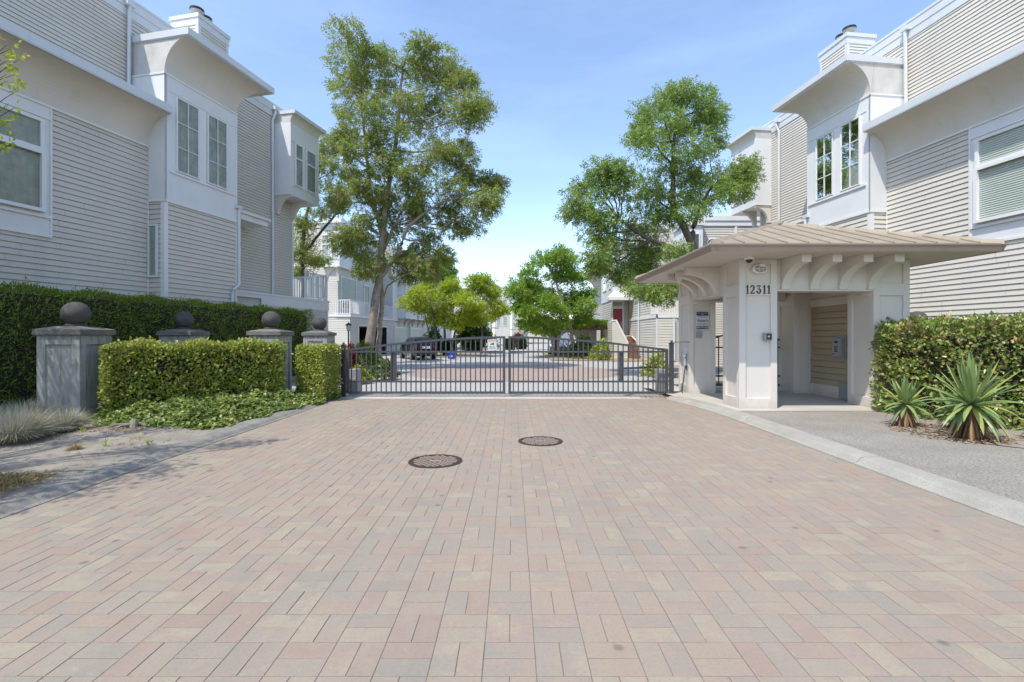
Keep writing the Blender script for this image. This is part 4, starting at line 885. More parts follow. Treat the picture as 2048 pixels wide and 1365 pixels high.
tree('ash_tree', 'rounded green ash tree standing behind the gatehouse roof', 'tree', 17,
     [[(1418, 730, 0, .19), (1405, 600, 0, .17), (1392, 510, 0, .15), (1372, 462, 0, .12), (1348, 420, 0, .1), (1345, 330, 0, .07), (1350, 240, 0, .04)], [(1384, 492, 0, .1), (1387, 455, 0, .085), (1397, 420, .2, .06), (1425, 370, .3, .04)], [(1392, 510, 0, .09), (1352, 500, -.3, .08), (1300, 480, -.4, .07), (1240, 440, -.4, .05)]],
     [(1345, 190, 20), (1385, 192, 20), (1320, 205, 26), (1362, 215, 34), (1405, 215, 26), (1298, 232, 24), (1330, 245, 38), (1380, 255, 40), (1418, 248, 22), (1428, 235, 12), (1280, 262, 20), (1300, 280, 32), (1345, 295, 42), (1395, 295, 34), (1425, 285, 16), (1272, 280, 18), (1330, 330, 34), (1370, 340, 34), (1405, 345, 30), (1440, 355, 26), (1470, 355, 24), (1492, 355, 14), (1490, 330, 10), (1470, 385, 20), (1440, 385, 28), (1400, 385, 34), (1365, 385, 26), (1195, 345, 20), (1220, 340, 16), (1255, 355, 22), (1180, 372, 26), (1155, 400, 24), (1145, 425, 16), (1200, 395, 34), (1240, 385, 36), (1285, 375, 34), (1310, 400, 34), (1215, 430, 36), (1175, 440, 22), (1260, 430, 38), (1300, 445, 32), (1345, 430, 28), (1195, 470, 24), (1235, 480, 30), (1280, 490, 28), (1320, 490, 26), (1190, 500, 18), (1215, 525, 22), (1245, 545, 16), (1195, 535, 12), (1310, 530, 22), (1345, 510, 22), (1385, 425, 22), (1285, 575, 20), (1320, 578, 20), (1350, 575, 16), (1270, 530, 14)],
     'ash2', 'bark_dark', .092, .019, .23, 8, .64, .42, 1.3, gaps=.35)
tree('street_tree', 'bright green layered tree on the dry verge right of the gate centre', 'tree', 33,
     [[(1150, 718, 0, .14), (1145, 680, 0, .12), (1140, 650, 0, .11), (1128, 610, 0, .08), (1110, 560, 0, .05)], [(1107, 716, .5, .1), (1104, 680, .5, .09), (1092, 645, .5, .06), (1070, 620, 0, .04)]],
     [(1125, 510, 16), (1090, 522, 18), (1140, 528, 16), (1065, 545, 18), (1110, 550, 24), (1150, 555, 18), (1045, 568, 16), (1080, 575, 26), (1130, 585, 26), (1030, 582, 12), (1165, 590, 14), (1050, 600, 20), (1095, 612, 26), (1145, 618, 22), (1060, 628, 16), (1115, 640, 18), (1170, 610, 10), (1080, 640, 14), (1150, 640, 14), (1040, 615, 14), (1112, 525, 18), (1095, 590, 24), (1115, 610, 24), (1060, 580, 20), (1075, 605, 20), (1135, 560, 22), (1160, 630, 14), (1100, 655, 16), (1060, 645, 12)],
     'locust', 'bark', .15, .04, .3, 5, .5, .6, 1.3, droop=.1, flat=.5)
tree('maple_tree', 'yellow-green layered tree in front of the far left garages', 'tree', 34,
     [[(872, 722, 0, .1), (873, 680, 0, .09), (868, 640, 0, .07), (860, 600, 0, .04)], [(906, 722, .3, .09), (904, 690, .3, .08), (912, 655, .3, .07), (925, 610, 0, .03)], [(852, 700, -.3, .05), (858, 665, -.3, .05), (850, 630, 0, .03)]],
     [(865, 572, 16), (895, 572, 14), (838, 588, 16), (870, 595, 22), (905, 592, 20), (822, 605, 12), (850, 615, 20), (890, 618, 24), (930, 600, 16), (925, 628, 22), (955, 640, 16), (870, 636, 12), (905, 645, 16), (945, 615, 14)],
     'golden', 'bark_dark', .15, .04, .3, 5, .5, .6, 1.2, droop=.1, flat=.45)
tree('maple_tree', 'greener small tree just right of the yellow-green one, left of the gate centre', 'tree', 40,
     [[(962, 712, 0, .1), (965, 670, 0, .09), (960, 630, 0, .06), (955, 590, 0, .04)]],
     [(950, 565, 10), (962, 580, 14), (940, 590, 12), (975, 600, 14), (990, 612, 12), (985, 630, 12), (960, 620, 14), (1000, 620, 7), (970, 560, 8), (985, 585, 8)],
     'golden', 'bark_dark', .16, .045, .3, 5, .36, .6, 1.2, droop=.1, flat=.5)
tree('evergreen_bush', 'dark evergreen tree under the yellow-green crowns left of the gate centre', 'tree', 43,
     [[(940, 712, 0, .12), (940, 660, 0, .08)]], [(930, 655, 14), (950, 645, 14), (925, 675, 14), (945, 672, 16), (962, 665, 12), (935, 692, 12), (955, 690, 12), (917, 640, 9)],
     'deep', 'bark_dark', .16, .05, .25, 5, .6, .6, 1, flat=.8)
tree('maple_tree', 'small yellow-green tree far down the lane, right of the gate centre', 'tree', 52,
     [[(1108, 702, 0, .1), (1100, 675, 0, .07), (1085, 655, 0, .04)]], [(1070, 650, 9), (1085, 645, 11), (1100, 652, 11), (1115, 650, 9), (1078, 660, 9), (1095, 662, 8)],
     'golden', 'bark_dark', .18, .05, .3, 5, .4, .6, 1, droop=.1, flat=.5)
tree('garden_tree', 'green tree top showing over the far left roofs', 'tree', 50,
     [[(890, 700, 0, .14), (885, 560, 0, .08)]], [(875, 522, 10), (890, 528, 10), (880, 540, 12), (897, 545, 9), (905, 560, 8), (868, 550, 8)],
     'locust', 'bark_dark', .2, .06, .3, 5, .5, .6, .6)
# tree just outside the left edge: a few twigs reach into the picture and its crown shades the bed
def near_tree():
    root = empty('maple_tree', (-8.4, 1.6, .05), 'maple whose thin leafy twigs hang in at the far left edge', 'tree')
    tr = MB(); tr.tube([(-8.3, 2.2, 2.9), (-8.8, 3.6, 4.0), (-9.2, 5.0, 5.0), (-9.3, 5.9, 5.6)], [.07, .06, .04, .02], 7); tr.tube([(-8.4, 1.6, .03), (-8.36, 1.65, .8), (-8.42, 1.7, 1.7), (-8.3, 1.8, 2.6), (-8.2, 1.9, 3.6), (-8.1, 2.0, 5.0)], [.15, .12, .1, .09, .06, .03], 9); tr.build('trunk', M['bark'], root, smooth=True)
    br = MB(); Cs = []; Os = []
    spots = [(-5.35, 3.3, 4.0, .5), (-5.7, 2.6, 4.2, .5), (-6.0, 1.9, 4.0, .5), (-5.35, 4.45, 4.4, .28), (-6.0, 3.9, 4.2, .4), (-6.9, 3.2, 3.9, .55), (-7.8, 2.9, 4.3, .7), (-7.0, 1.7, 4.2, .7), (-6.3, 1.7, 3.9, .5), (-7.6, 3.7, 3.4, .5), (-8.9, 3.1, 4.0, .7), (-7.6, .9, 4.4, .7), (-9.1, 1.7, 4.8, .8), (-8.1, 2.1, 5.4, .8), (-6.0, 2.4, 3.6, .38), (-7.0, 4.6, 3.6, .45), (-6.5, 5.3, 3.5, .32), (-8.2, 4.8, 3.9, .6), (-6.2, .6, 3.6, .4), (-9.4, 5.3, 5.6, .9), (-8.9, 6.2, 5.0, .7), (-9.9, 4.2, 5.0, .9), (-9.8, 6.4, 5.6, .8), (-9.2, 7.2, 5.4, .6)]
    for x, y, z, R in spots:
        pts = branch(br, (-8.25, 1.85, min(3.3, z-.7)), (x, y, z), .035, .012, 5, .1)
        for k in range(int(22*R/.6)):
            d = RNG.normal(0, 1, 3); d = d/np.linalg.norm(d)*R*RNG.uniform(.3, 1); c = np.array([x, y, z])+d*np.array([1, 1, .55]); branch(br, pts[3], c, .009, .003, 3, .1, 0, 3)
            q = RNG.normal(0, .11, (15, 3)); Cs.append(c+q); Os.append(unit(q))
    # the twigs that show at the edge
    for px, py, Y in ((14, 90, 4.7), (34, 112, 4.7), (22, 98, 4.7), (12, 150, 4.6), (40, 118, 4.8), (8, 165, 4.7), (28, 150, 4.8), (22, 240, 4.7), (8, 252, 4.6), (30, 215, 4.7), (6, 285, 4.6), (18, 290, 4.7), (2, 300, 4.6), (38, 180, 4.8), (10, 215, 4.7), (4, 120, 4.6), (26, 130, 4.7)):
        c = np.array(at(px, py, Y)); branch(br, at(-70, py+55, Y-.1), c, .008, .0025, 4, .06, 0, 4); q = RNG.normal(0, .02, (3, 3)); Cs.append(c+q); Os.append(unit(q))
    br.build('branches', M['bark_dark'], root)
    C = np.concatenate(Cs); O = np.concatenate(Os); V, T = sprays(C, O, 3, .05, .05, .017, .2); npmesh('crown', V, T, M['golden'], root)
near_tree()

def hedge(name, label, poly, z0, z1, mat, n, ll, lw, cat='hedge', group=None, rough=.05, round_=.12, upness=.35, thick=.1, core=.1, top_shift=None, spread=1.0, extra=None, bald=0.0):
    """clipped hedge: footprint polygon (counter-clockwise), leaves spread through the outer shell"""
    cx = sum(p[0] for p in poly)/len(poly); cy = sum(p[1] for p in poly)/len(poly)
    root = empty(name, (cx, cy, 0), label, cat, group)
    mb = MB()
    def inset(k): # move each vertex towards the centroid by about k metres
        out = []
        for i, p in enumerate(poly):
            a = Vector(poly[i-1]); b = Vector(p); c = Vector(poly[(i+1) % len(poly)])
            n1 = Vector((-(b-a).y, (b-a).x)).normalized(); n2 = Vector((-(c-b).y, (c-b).x)).normalized(); m = (n1+n2).normalized(); out.append(tuple(b+m*k/max(.35, m.dot(n1))))
        return out
    q = inset(core+thick*.5); q2 = inset(core+thick*.5+round_*.6)
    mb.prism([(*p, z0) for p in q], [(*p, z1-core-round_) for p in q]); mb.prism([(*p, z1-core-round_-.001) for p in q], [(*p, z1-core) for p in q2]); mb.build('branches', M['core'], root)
    E = []; areas = []
    for i in range(len(poly)):
        a, b = np.array(poly[i]), np.array(poly[(i+1) % len(poly)]); E.append((a, b)); areas.append(np.linalg.norm(b-a)*(z1-z0))
    xs = [p[0] for p in poly]; ys = [p[1] for p in poly]; A = abs(sum(poly[i-1][0]*poly[i][1]-poly[i][0]*poly[i-1][1] for i in range(len(poly))))/2
    tot = sum(areas)+A; Ps = []; Ns = []
    for (a, b), ar in zip(E, areas):
        m = int(n*ar/tot); 
        if m < 1: continue
        t = RNG.uniform(0, 1, m); z = RNG.uniform(z0, z1, m); d = b-a; nn = np.array([d[1], -d[0]])/np.linalg.norm(d)
        inn = -np.maximum(0, z-(z1-round_))**2/round_*.7
        w = rough*(np.sin(t*np.linalg.norm(d)*5+z*3)+np.sin(t*np.linalg.norm(d)*11.3-z*7.1)*.6+np.sin(z*13+t*17)*.4)*.6
        off = inn+w-RNG.uniform(0, 1, m)**1.6*thick*1.3+RNG.uniform(0, .02, m)
        P = np.column_stack([a[0]+d[0]*t+nn[0]*off, a[1]+d[1]*t+nn[1]*off, z]); Ps.append(P); Ns.append(np.tile([nn[0], nn[1], .15], (m, 1)))
    m = int(n*A/tot); cnt = 0; X = []
    pv = [Vector(p) for p in poly]
    cand = RNG.uniform([min(xs), min(ys)], [max(xs), max(ys)], (m*4, 2)); ok = np.ones(len(cand), bool)
    inside = np.zeros(len(cand), bool)
    for i in range(len(poly)):
        x1, y1 = poly[i-1]; x2, y2 = poly[i]
        c = ((y1 > cand[:, 1]) != (y2 > cand[:, 1])) & (cand[:, 0] < (x2-x1)*(cand[:, 1]-y1)/((y2-y1) if abs(y2-y1) > 1e-9 else 1e-9)+x1); inside ^= c
    cand = cand[inside][:m]; m = len(cand)
    z = z1+rough*.7*(np.sin(cand[:, 0]*6+cand[:, 1]*4)+np.sin(cand[:, 0]*13-cand[:, 1]*9)*.5)-RNG.uniform(0, 1, m)**1.6*thick+RNG.uniform(0, .03, m)*(RNG.uniform(0, 1, m) > .8)
    Ps.append(np.column_stack([cand, z])); Ns.append(np.tile([0, 0, 1.], (m, 1)))
    P = np.concatenate(Ps); Nn = np.concatenate(Ns)
    if bald:   # thin, twiggy patches
        m_ = np.sin(P[:, 0]*4.1+P[:, 2]*5.3)*np.sin(P[:, 1]*3.7-P[:, 2]*4.1+1)+.5*np.sin(P[:, 0]*9.7-P[:, 1]*8.3+P[:, 2]*7)
        kp = ~((m_ > .55) & (RNG.uniform(0, 1, len(P)) < bald) & (P[:, 2] < z1-.25)); P = P[kp]; Nn = Nn[kp]
    sh = RNG.uniform(0, 1, len(P)) < .035; P[sh] += Nn[sh]*RNG.uniform(.02, .09, (sh.sum(), 1)); k = len(P)
    D = Nn*.75+RNG.normal(0, .62, (k, 3))*spread; D[:, 2] += upness
    nrm = Nn*.6+RNG.normal(0, .6, (k, 3)); nrm[:, 2] += .5
    V, T = leaves(P, D, nrm, ll*RNG.uniform(.55, 1.25, k), lw*RNG.uniform(.7, 1.2, k), .25, .12); npmesh('foliage', V, T, M[mat], root)
    tw = MB()
    if extra:
        for _ in range(extra):
            i = RNG.integers(0, k); p = Vector(P[i]); d = Vector(D[i]).normalized()*RNG.uniform(.06, .16); tw.tube([p-d*.6, p+d*.3, p+d], [.004, .003, .0015], 3, False)
        tw.build('twigs', M['bark'], root, kind='stuff')
    return root
hedge('cedar_hedge', 'tall dark green cedar hedge running along the left townhouse', [(-10.1, -2), (-9.3, 4.0), (-8.55, 8.6), (-7.05, 17.4), (-8.0, 17.6), (-9.5, 9.6), (-10.6, 4.0), (-11.2, -2)], .0, 2.27, 'cedar', 105000, .085, .011, rough=.06, upness=.55, thick=.12, round_=.1, spread=.9)
hedge('clipped_hedge', 'broad clipped yellow-green hedge between the first and third stone pillars', [(-6.7, 8.0), (-4.78, 10.1), (-5.15, 10.95), (-7.15, 9.3)], .02, 1.25, 'privet', 27000, .072, .022, group='two clipped hedges on the left', rough=.055, round_=.06, extra=350, bald=.5)
hedge('clipped_hedge', 'narrow clipped yellow-green hedge beside the left gate post', [(-4.74, 10.78), (-4.04, 10.42), (-3.98, 11.35), (-4.9, 11.45)], .08, 1.18, 'privet', 13000, .055, .017, group='two clipped hedges on the left', rough=.025, round_=.06, extra=60)
hedge('laurel_hedge', 'big rounded broadleaf hedge with browning tips right of the gatehouse', [(6.58, 8.9), (6.5, 8.15), (6.95, 7.25), (7.5, 6.3), (8.1, 5.2), (8.6, 3.0), (11.5, 3.0), (11.5, 9.0), (7.6, 9.0)], .02, 1.62, 'laurel', 76000, .072, .024, rough=.10, round_=.34, thick=.17, core=.2, extra=2600, bald=.8)

def ivy():
    root = empty('ivy', (-5.2, 8.6, .06), 'low dark green ivy creeping under the clipped hedges to the kerb', 'ivy', None)
    P = []; poly = [(-7.0, 7.95), (-6.6, 7.7), (-5.6, 7.15), (-4.75, 6.85), (-4.38, 7.1), (-4.3, 8.0), (-4.2, 9.2), (-4.05, 10.2), (-3.98, 11.2), (-4.5, 11.2), (-5.0, 10.6), (-6.0, 9.3), (-6.9, 8.6)]
    n = 30000; c = RNG.uniform([-7.1, 6.8], [-3.9, 11.3], (n, 2)); ins = np.zeros(n, bool); dist = np.full(n, 9.)
    for i in range(len(poly)):
        x1, y1 = poly[i-1]; x2, y2 = poly[i]
        ins ^= ((y1 > c[:, 1]) != (y2 > c[:, 1])) & (c[:, 0] < (x2-x1)*(c[:, 1]-y1)/(y2-y1+1e-9)+x1)
        d = np.array([x2-x1, y2-y1]); t = np.clip(((c-[x1, y1])@d)/(d@d), 0, 1); dist = np.minimum(dist, np.linalg.norm(c-np.array([x1, y1])-t[:, None]*d, axis=1))
    keep = ins | (dist < .06*(1+np.sin(c[:, 0]*9)+np.sin(c[:, 1]*7))); c = c[keep]; dist = np.where(ins, dist, 0)[keep]
    h = .05+np.minimum(dist, .6)*.36*(1+.35*np.sin(c[:, 0]*8)*np.sin(c[:, 1]*6.5)); z = h*RNG.uniform(.35, 1.05, len(c))+.03
    m = len(c); Pp = np.column_stack([c, z]); D = RNG.normal(0, 1, (m, 3))*[1, 1, .35]+[.15, -.3, .1]; nr = np.tile([.1, -.35, 1.], (m, 1))+RNG.normal(0, .35, (m, 3))
    V, T = leaves(Pp, D, nr, .06*RNG.uniform(.6, 1.3, m), .032*RNG.uniform(.7, 1.2, m), .12, .15); o = npmesh('ivy_leaves', V, T, M['ivy'], root); o['kind'] = 'stuff'
ivy()
def tuft(x, y, R, Hh, n, label, mat='fescue', z=.05, lean=1.0, name='fescue_tuft', group='pale ornamental grass tufts', cat='ornamental grass', seed=None):
    a = RNG.uniform(0, 2*pi, n); rr = R*.35*np.sqrt(RNG.uniform(0, 1, n)); out = np.column_stack([np.cos(a), np.sin(a), np.zeros(n)])
    P0 = np.array([x, y, z])+out*rr[:, None]; L = Hh*RNG.uniform(.55, 1.15, n); tilt = RNG.uniform(.08, 1.25, n)*lean
    P1 = P0+out*(np.sin(tilt)*L*.55)[:, None]; P1[:, 2] += np.cos(tilt*.8)*L*.55
    P2 = P1+out*(np.sin(np.minimum(tilt*1.5, 1.7))*L*.5)[:, None]+RNG.normal(0, .01, (n, 3)); P2[:, 2] += np.cos(np.minimum(tilt*1.5, 1.8))*L*.5
    S = np.column_stack([-out[:, 1], out[:, 0], np.zeros(n)])*.0021; S = S+RNG.normal(0, .0008, (n, 3))
    V = np.stack([P0-S, P0+S, P1-S, P1+S, P2], 1).reshape(-1, 3); b = (np.arange(n)*5)[:, None]
    T = np.concatenate([b+[[0, 1, 3]], b+[[0, 3, 2]], b+[[2, 3, 4]]], 1).reshape(-1, 3)
    g = empty(name, (x, y, z), label, cat, group); npmesh('blades', V, T, M[mat], g); return g
gx, gy = ground(30, 900)
tuft(*ground(25, 893), .55, .42, 5200, 'largest pale blue-grey grass tuft at the left edge, in front')
tuft(*ground(122, 872), .42, .32, 3200, 'buff grass tuft leaning against the foot of the nearest stone pillar')
tuft(*ground(55, 862), .5, .40, 3600, 'blue-grey grass tuft behind the front one, by the cedar hedge')
tuft(*ground(-60, 880), .55, .42, 3600, 'blue-grey grass tuft cut off by the left edge of the picture')
def dry_patch():
    n = 52000; c = RNG.uniform([-7.2, 2.0], [-4.2, 5.2], (n, 2))
    e = 4.72+.10*np.sin(c[:, 0]*4)+.03*np.sin(c[:, 0]*17)-(c[:, 0]+5.2)*.28
    keep = (c[:, 1] < e+RNG.normal(0, .05, n)) & (c[:, 0] < -4.27); c = c[keep]; n = len(c)
    P = np.column_stack([c, np.full(n, .10)]); D = RNG.normal(0, 1, (n, 3))*[1, 1, .2]+[0, 0, .55]
    V, T = leaves(P, D, RNG.normal(0, 1, (n, 3)), .06*RNG.uniform(.5, 1.4, n), .0032*np.ones(n), .1, .2)
    o = npmesh('dry_grass', V, T, M['dry']); tag(o, 'patch of dry straw-coloured lawn beside the left kerb', 'dry grass', kind='stuff')
dry_patch()
for px, py, n, lb in ((275, 890, 26, 'spindly green weed in the bare soil in front of the stump'), (211, 905, 22, 'pale weed blades in the bare soil, left of the others'), (297, 900, 24, 'upright weed blades nearest the left kerb'), (222, 884, 18, 'tall thin weed just left of the dead stump'), (112, 893, 16, 'small green weed right of the front grass tuft'), (165, 878, 22, 'low yellow-green weed behind the bare soil')):
    x, y = ground(px, py); tuft(x, y, .05, .13, n, lb, 'dry' if n < 20 else 'privet', .06, 1, 'weed', 'weeds sprouting in the sandy bed', 'weed')
x, y = ground(150, 912); tuft(x, y, .08, .1, 260, 'dead brown grass clump in the middle of the bare soil', 'dry', .06, 1.3, 'dead_clump', None, 'dead plant')
def stump():
    x, y = ground(262, 868); g = empty('tree_stump', (x, y, .08), 'broken dead stump with torn roots at the edge of the ivy', 'stump')
    b = MB(); b.tube([(x+.02, y, .05), (x+.03, y+.01, .14), (x+.035, y+.02, .21)], [.07, .05, .035], 9); b.build('trunk', M['bark'], g)
    b = MB()
    for k in range(12):
        a = RNG.uniform(0, 2*pi); L = RNG.uniform(.18, .42); b.tube([(x, y, .13), (x+cos(a)*L*.5, y+sin(a)*L*.4, .13+RNG.uniform(-.02, .03)), (x+cos(a)*L, y+sin(a)*L*.6, .09)], [.022, .014, .005], 5)
    b.build('roots', M['bark'], g)
stump()
def litter(name, label, cx, cy, rx, ry, n, z, mat='litter', ll=.035):
    a = RNG.uniform(0, 2*pi, n); r = np.sqrt(RNG.uniform(0, 1, n)); P = np.column_stack([cx+rx*r*np.cos(a), cy+ry*r*np.sin(a), np.full(n, z)+RNG.uniform(0, .015, n)])
    D = RNG.normal(0, 1, (n, 3))*[1, 1, .12]; V, T = leaves(P, D, np.tile([0, 0, 1.], (n, 1))+RNG.normal(0, .3, (n, 3)), ll*RNG.uniform(.5, 1.3, n), ll*.3*RNG.uniform(.7, 1.2, n), .3, .2)
    o = npmesh(name, V, T, M[mat]); tag(o, label, 'leaf litter', kind='stuff')
litter('leaf_litter', 'reddish fallen leaves round the dead stump', *ground(250, 872), .55, .3, 260, .1)
litter('leaf_litter', 'brown dead leaves at the foot of the yuccas', 5.95, 6.7, .6, .75, 420, .09, ll=.05)
litter('leaf_litter', 'brown leaves blown against the foot of the right gate post', 3.45, 11.15, .55, .12, 320, .02)
litter('leaf_litter', 'scattered dry leaves in the front right of the planting bed', 6.9, 5.4, .8, .7, 500, .09, ll=.05)
litter('leaf_litter', 'thin scatter of tiny leaves along the left kerb', -4.6, 6.5, .4, 2.2, 260, .095, ll=.025)

def yucca(x, y, zc, L, n, label, seed, lean=0):
    r = random.Random(seed); g = empty('yucca', (x, y, .08), label, 'yucca', 'yucca plants in the right bed')
    b = MB(); b.tube([(x, y, .05), (x, y, zc)], [.09, .06], 9); b.build('trunk', M['yucca_dead'], g)
    def blade(mb, az, el, L, w, droop, z0=None):
        p = Vector((x, y, zc if z0 is None else z0)); d = Vector((cos(az)*cos(el), sin(az)*cos(el), sin(el))); side = Vector((-sin(az), cos(az), 0))
        m = 7; pts = []; q = Vector(d); c = Vector(p)+d*.03; ws = [.55, .9, 1, .95, .8, .5, .03]
        for k in range(m):
            pts.append((c.copy(), q.copy(), ws[k]*w)); c = c+q*L/(m-1); q = (q+Vector((0, 0, -droop/(m-1)*(1+k*.25)))).normalized()
        bb = len(mb.v)
        for c, q, ww in pts:
            up = side.cross(q).normalized()
            mb.v += [tuple(c-side*ww+up*ww*.45), tuple(c-up*ww*.05), tuple(c+side*ww+up*ww*.45)]
        for k in range(m-1):
            s = bb+3*k; mb.f += [(s, s+1, s+4, s+3), (s+1, s+2, s+5, s+4)]
    b = MB()
    for k in range(n):
        t = (k+.5)/n; el = radians(86-t*118); az = k*2.399963+r.uniform(-.15, .15)
        blade(b, az, el+r.uniform(-.12, .12), L*r.uniform(.82, 1.12)*(1-.12*t), .025+.009*r.random(), max(0, (t-.25)*1.35)+r.uniform(0, .2))
    b.build('leaves', M['yucca'], g)
    b = MB()
    for k in range(int(n*.75)):
        az = r.uniform(0, 2*pi); blade(b, az, radians(r.uniform(-80, -48)), zc*r.uniform(.75, 1.02), .014+.007*r.random(), .5, zc-.02)
    b.build('dead_leaves', M['yucca_dead'], g)
yucca(5.93, 6.32, .52, .62, 74, 'largest yucca, a stiff green rosette over a skirt of dead leaves, in front', 1)
yucca(5.82, 7.25, .40, .42, 40, 'smaller blue-green yucca behind and left of the largest one', 2)
yucca(6.75, 6.2, .24, .32, 34, 'low yucca sprout right of the largest one', 3)
yucca(6.35, 7.0, .3, .34, 30, 'small yucca in the shade of the hedge behind the others', 4)
yucca(7.35, 5.55, .3, .45, 34, 'yucca spreading in from the right edge of the picture', 5)
def shrub(name, label, x, y, z0, rx, ry, rz, mat, n, ll, lw, cat='shrub', group=None):
    g = empty(name, (x, y, z0), label, cat, group); d = unit(RNG.normal(0, 1, (n, 3))); d[:, 2] = np.abs(d[:, 2])*1.0-.15
    f = 1+.18*np.sin(d[:, 0]*5+1)+.15*np.sin(d[:, 1]*6+d[:, 2]*5); r = RNG.uniform(.25, 1, n)**.4
    P = np.array([x, y, z0+rz*.2])+d*np.array([rx, ry, rz])*(r*f)[:, None]; D = d+RNG.normal(0, .6, (n, 3))
    V, T = leaves(P, D, d+RNG.normal(0, .5, (n, 3))+[0, 0, .5], ll*RNG.uniform(.6, 1.3, n), lw*RNG.uniform(.7, 1.2, n), .2, .1); npmesh('foliage', V, T, M[mat], g)
    b = MB()
    for k in range(9):
        q = P[RNG.integers(0, n)]; b.tube([(x, y, z0-.03), (x*.5+q[0]*.5, y*.5+q[1]*.5, z0+rz*.35), tuple(q)], [.02, .012, .004], 4)
    b.build('stems', M['bark_dark'], g); return g
shrub('shrub', 'fine-leaved green shrub at the foot of the two-stemmed ash', -5.55, 18.3, .08, .75, .6, .95, 'cedar', 5000, .12, .02)
shrub('shrub', 'bright yellow-green low shrub right behind the left gate motor box', -4.6, 14.6, .05, .42, .4, .42, 'golden', 1800, .07, .03)
shrub('shrub', 'dark green rounded shrub on the left planting island', -4.1, 15.8, .05, .45, .4, .55, 'ivy', 1800, .08, .03)
shrub('red_shrub', 'small red-leaved shrub just behind the left gate post', -5.3, 16.0, .3, .3, .3, .75, 'redleaf', 1200, .09, .03)
shrub('shrub', 'variegated pale shrub behind the left gate post', -5.5, 17.0, .08, .55, .5, .6, 'privet', 2000, .09, .03)
shrub('shrub', 'airy pale flowering shrub behind the right gate motor box', 4.55, 15.4, .1, .42, .4, .75, 'privet', 1300, .1, .03)
shrub('shrub', 'round yellow-green bush at the corner of the house with the red door', 5.3, 29.2, .05, .6, .55, 1.0, 'golden', 2200, .12, .05)
shrub('shrub', 'dark bush beside the round yellow-green one', 4.5, 31.2, .05, .8, .7, 1.3, 'deep', 2200, .14, .05)
shrub('shrub', 'rounded dark shrub between the far left garages', -5.9, 36.5, .05, .9, .8, 2.0, 'deep', 2600, .14, .05)
shrub('shrub', 'reddish bush far down the lane in the centre', .6, 58, .05, 1.3, 1, 1.6, 'redleaf', 1500, .2, .07)
shrub('shrub', 'green bush far down the lane left of the centre', -3.0, 55, .05, 1.5, 1, 2.2, 'deep', 1800, .2, .07)
shrub('shrub', 'leafy sprig poking in at the right edge above the big hedge', 11.6, 10.9, 1.5, .5, .5, 1.1, 'cedar', 2600, .1, .02)
for (x0, x1, y0, h, lb) in ((-5.2, -4.3, 37, 1.1, 'low dark box hedge in front of the far left garage door'), (-.75, .2, 52, 1.15, 'box hedge far down the lane, directly behind the gate centre'), (.6, 1.5, 54, 1.1, 'box hedge far down the lane, right of the gate centre')):
    hedge('box_hedge', lb, [(x0, y0), (x1, y0), (x1, y0+.8), (x0, y0+.8)], .02, h, 'deep', 2200, .12, .05, group='low box hedges down the lane')

# ================================================================ HOUSES DOWN THE LANE
def rail(root, f, u0, u1, w, z0, h=1.0, step=.16):
    b = MB(); b.fbox(f, u0, u1, w-.03, w+.03, z0+h-.05, z0+h); b.fbox(f, u0, u1, w-.02, w+.02, z0+.04, z0+.09)
    u = u0+.02
    while u < u1: b.fbox(f, u, u+.045, w-.018, w+.018, z0+.09, z0+h-.05); u += step
    return b.build('balcony_railing', M['trim'], root)
def boxbay(root, f, u0, u1, w, z0, z1, wins, back=-.6, br=3, cov=.25, bz=.7):
    b = MB(); b.fbox(f, u0, u1, back, w, z0, z1); b.build('box_bay', M['stucco'], root)
    t = MB(); t.fbox(f, u0-.03, u1+.03, back, w+.03, z0-.05, z0+.02); t.fbox(f, u0+.1, u1-.1, w, w+.03, z0+.45, z0+.5); t.fbox(f, u0-cov, u1+cov, back, w+cov, z1+cov, z1+cov+.14); t.build('trim', M['trim'], root)
    k = MB(); cove(k, f, u0, u1, w, z1, cov, cov, 1.0, back, 5); cove(k, Facet(f.p(0, 0, 0), tuple(-x for x in f.a), tuple(f.n)), -u1, -u0, w, z1, cov, cov, 1.0, back, 5); k.build('cove', M['cove'], root)
    for a, c in wins: window(root, f, a, c, z0+.52, z1-.35, w+.002, back='curtain', transom=z1-.9, fw=.06)
    for k in range(br):
        u = u0+.1+(u1-u0-.35)*k/max(1, br-1); b = MB(); bracket(b, f, u, u+.15, z0-.05, z0-bz, w-.02, .08, .06, .02); b.build('bracket', M['cove'], root)
def garage(root, f, u0, u1, z1=2.15, w=.021, mat='garage_door'):
    t = MB(); t.fbox(f, u0-.12, u0, w-.02, w+.03, .02, z1+.12); t.fbox(f, u1, u1+.12, w-.02, w+.03, .02, z1+.12); t.fbox(f, u0, u1, w-.02, w+.03, z1, z1+.12); t.build('trim', M['trim'], root)
    b = MB(); n = 4
    for k in range(n):
        for c in range(5): a0 = u0+(u1-u0)*c/5; b.fbox(f, a0+.012, a0+(u1-u0)/5-.012, w-.01, w+.012, .03+(z1-.03)*k/n+.012, .03+(z1-.03)*(k+1)/n-.012)
    b.fbox(f, u0, u1, w-.015, w+.003, .02, z1); b.build('garage_door', M[mat], root)
r1 = empty('row_house', (-10.9, 33, 0), 'pale townhouse row behind the two-stemmed ash, with a white balcony over an open garage', 'townhouse', 'townhouses down the lane')
f1 = Facet((-10.9, 33), (.105, .995), (.995, -.105)); e1 = Facet((-10.9, 33), (-.995, .105), (-.105, -.995))
b = MB(); b.lap(e1, 0, 7, .03, 2.72, .15, .02); b.lap(f1, 0, 1.3, .03, 2.72, .15, .02); b.lap(f1, 6.9, 8.2, .03, 2.72, .15, .02); b.lap(f1, 1.3, 6.9, 2.15, 2.72, .15, .02)
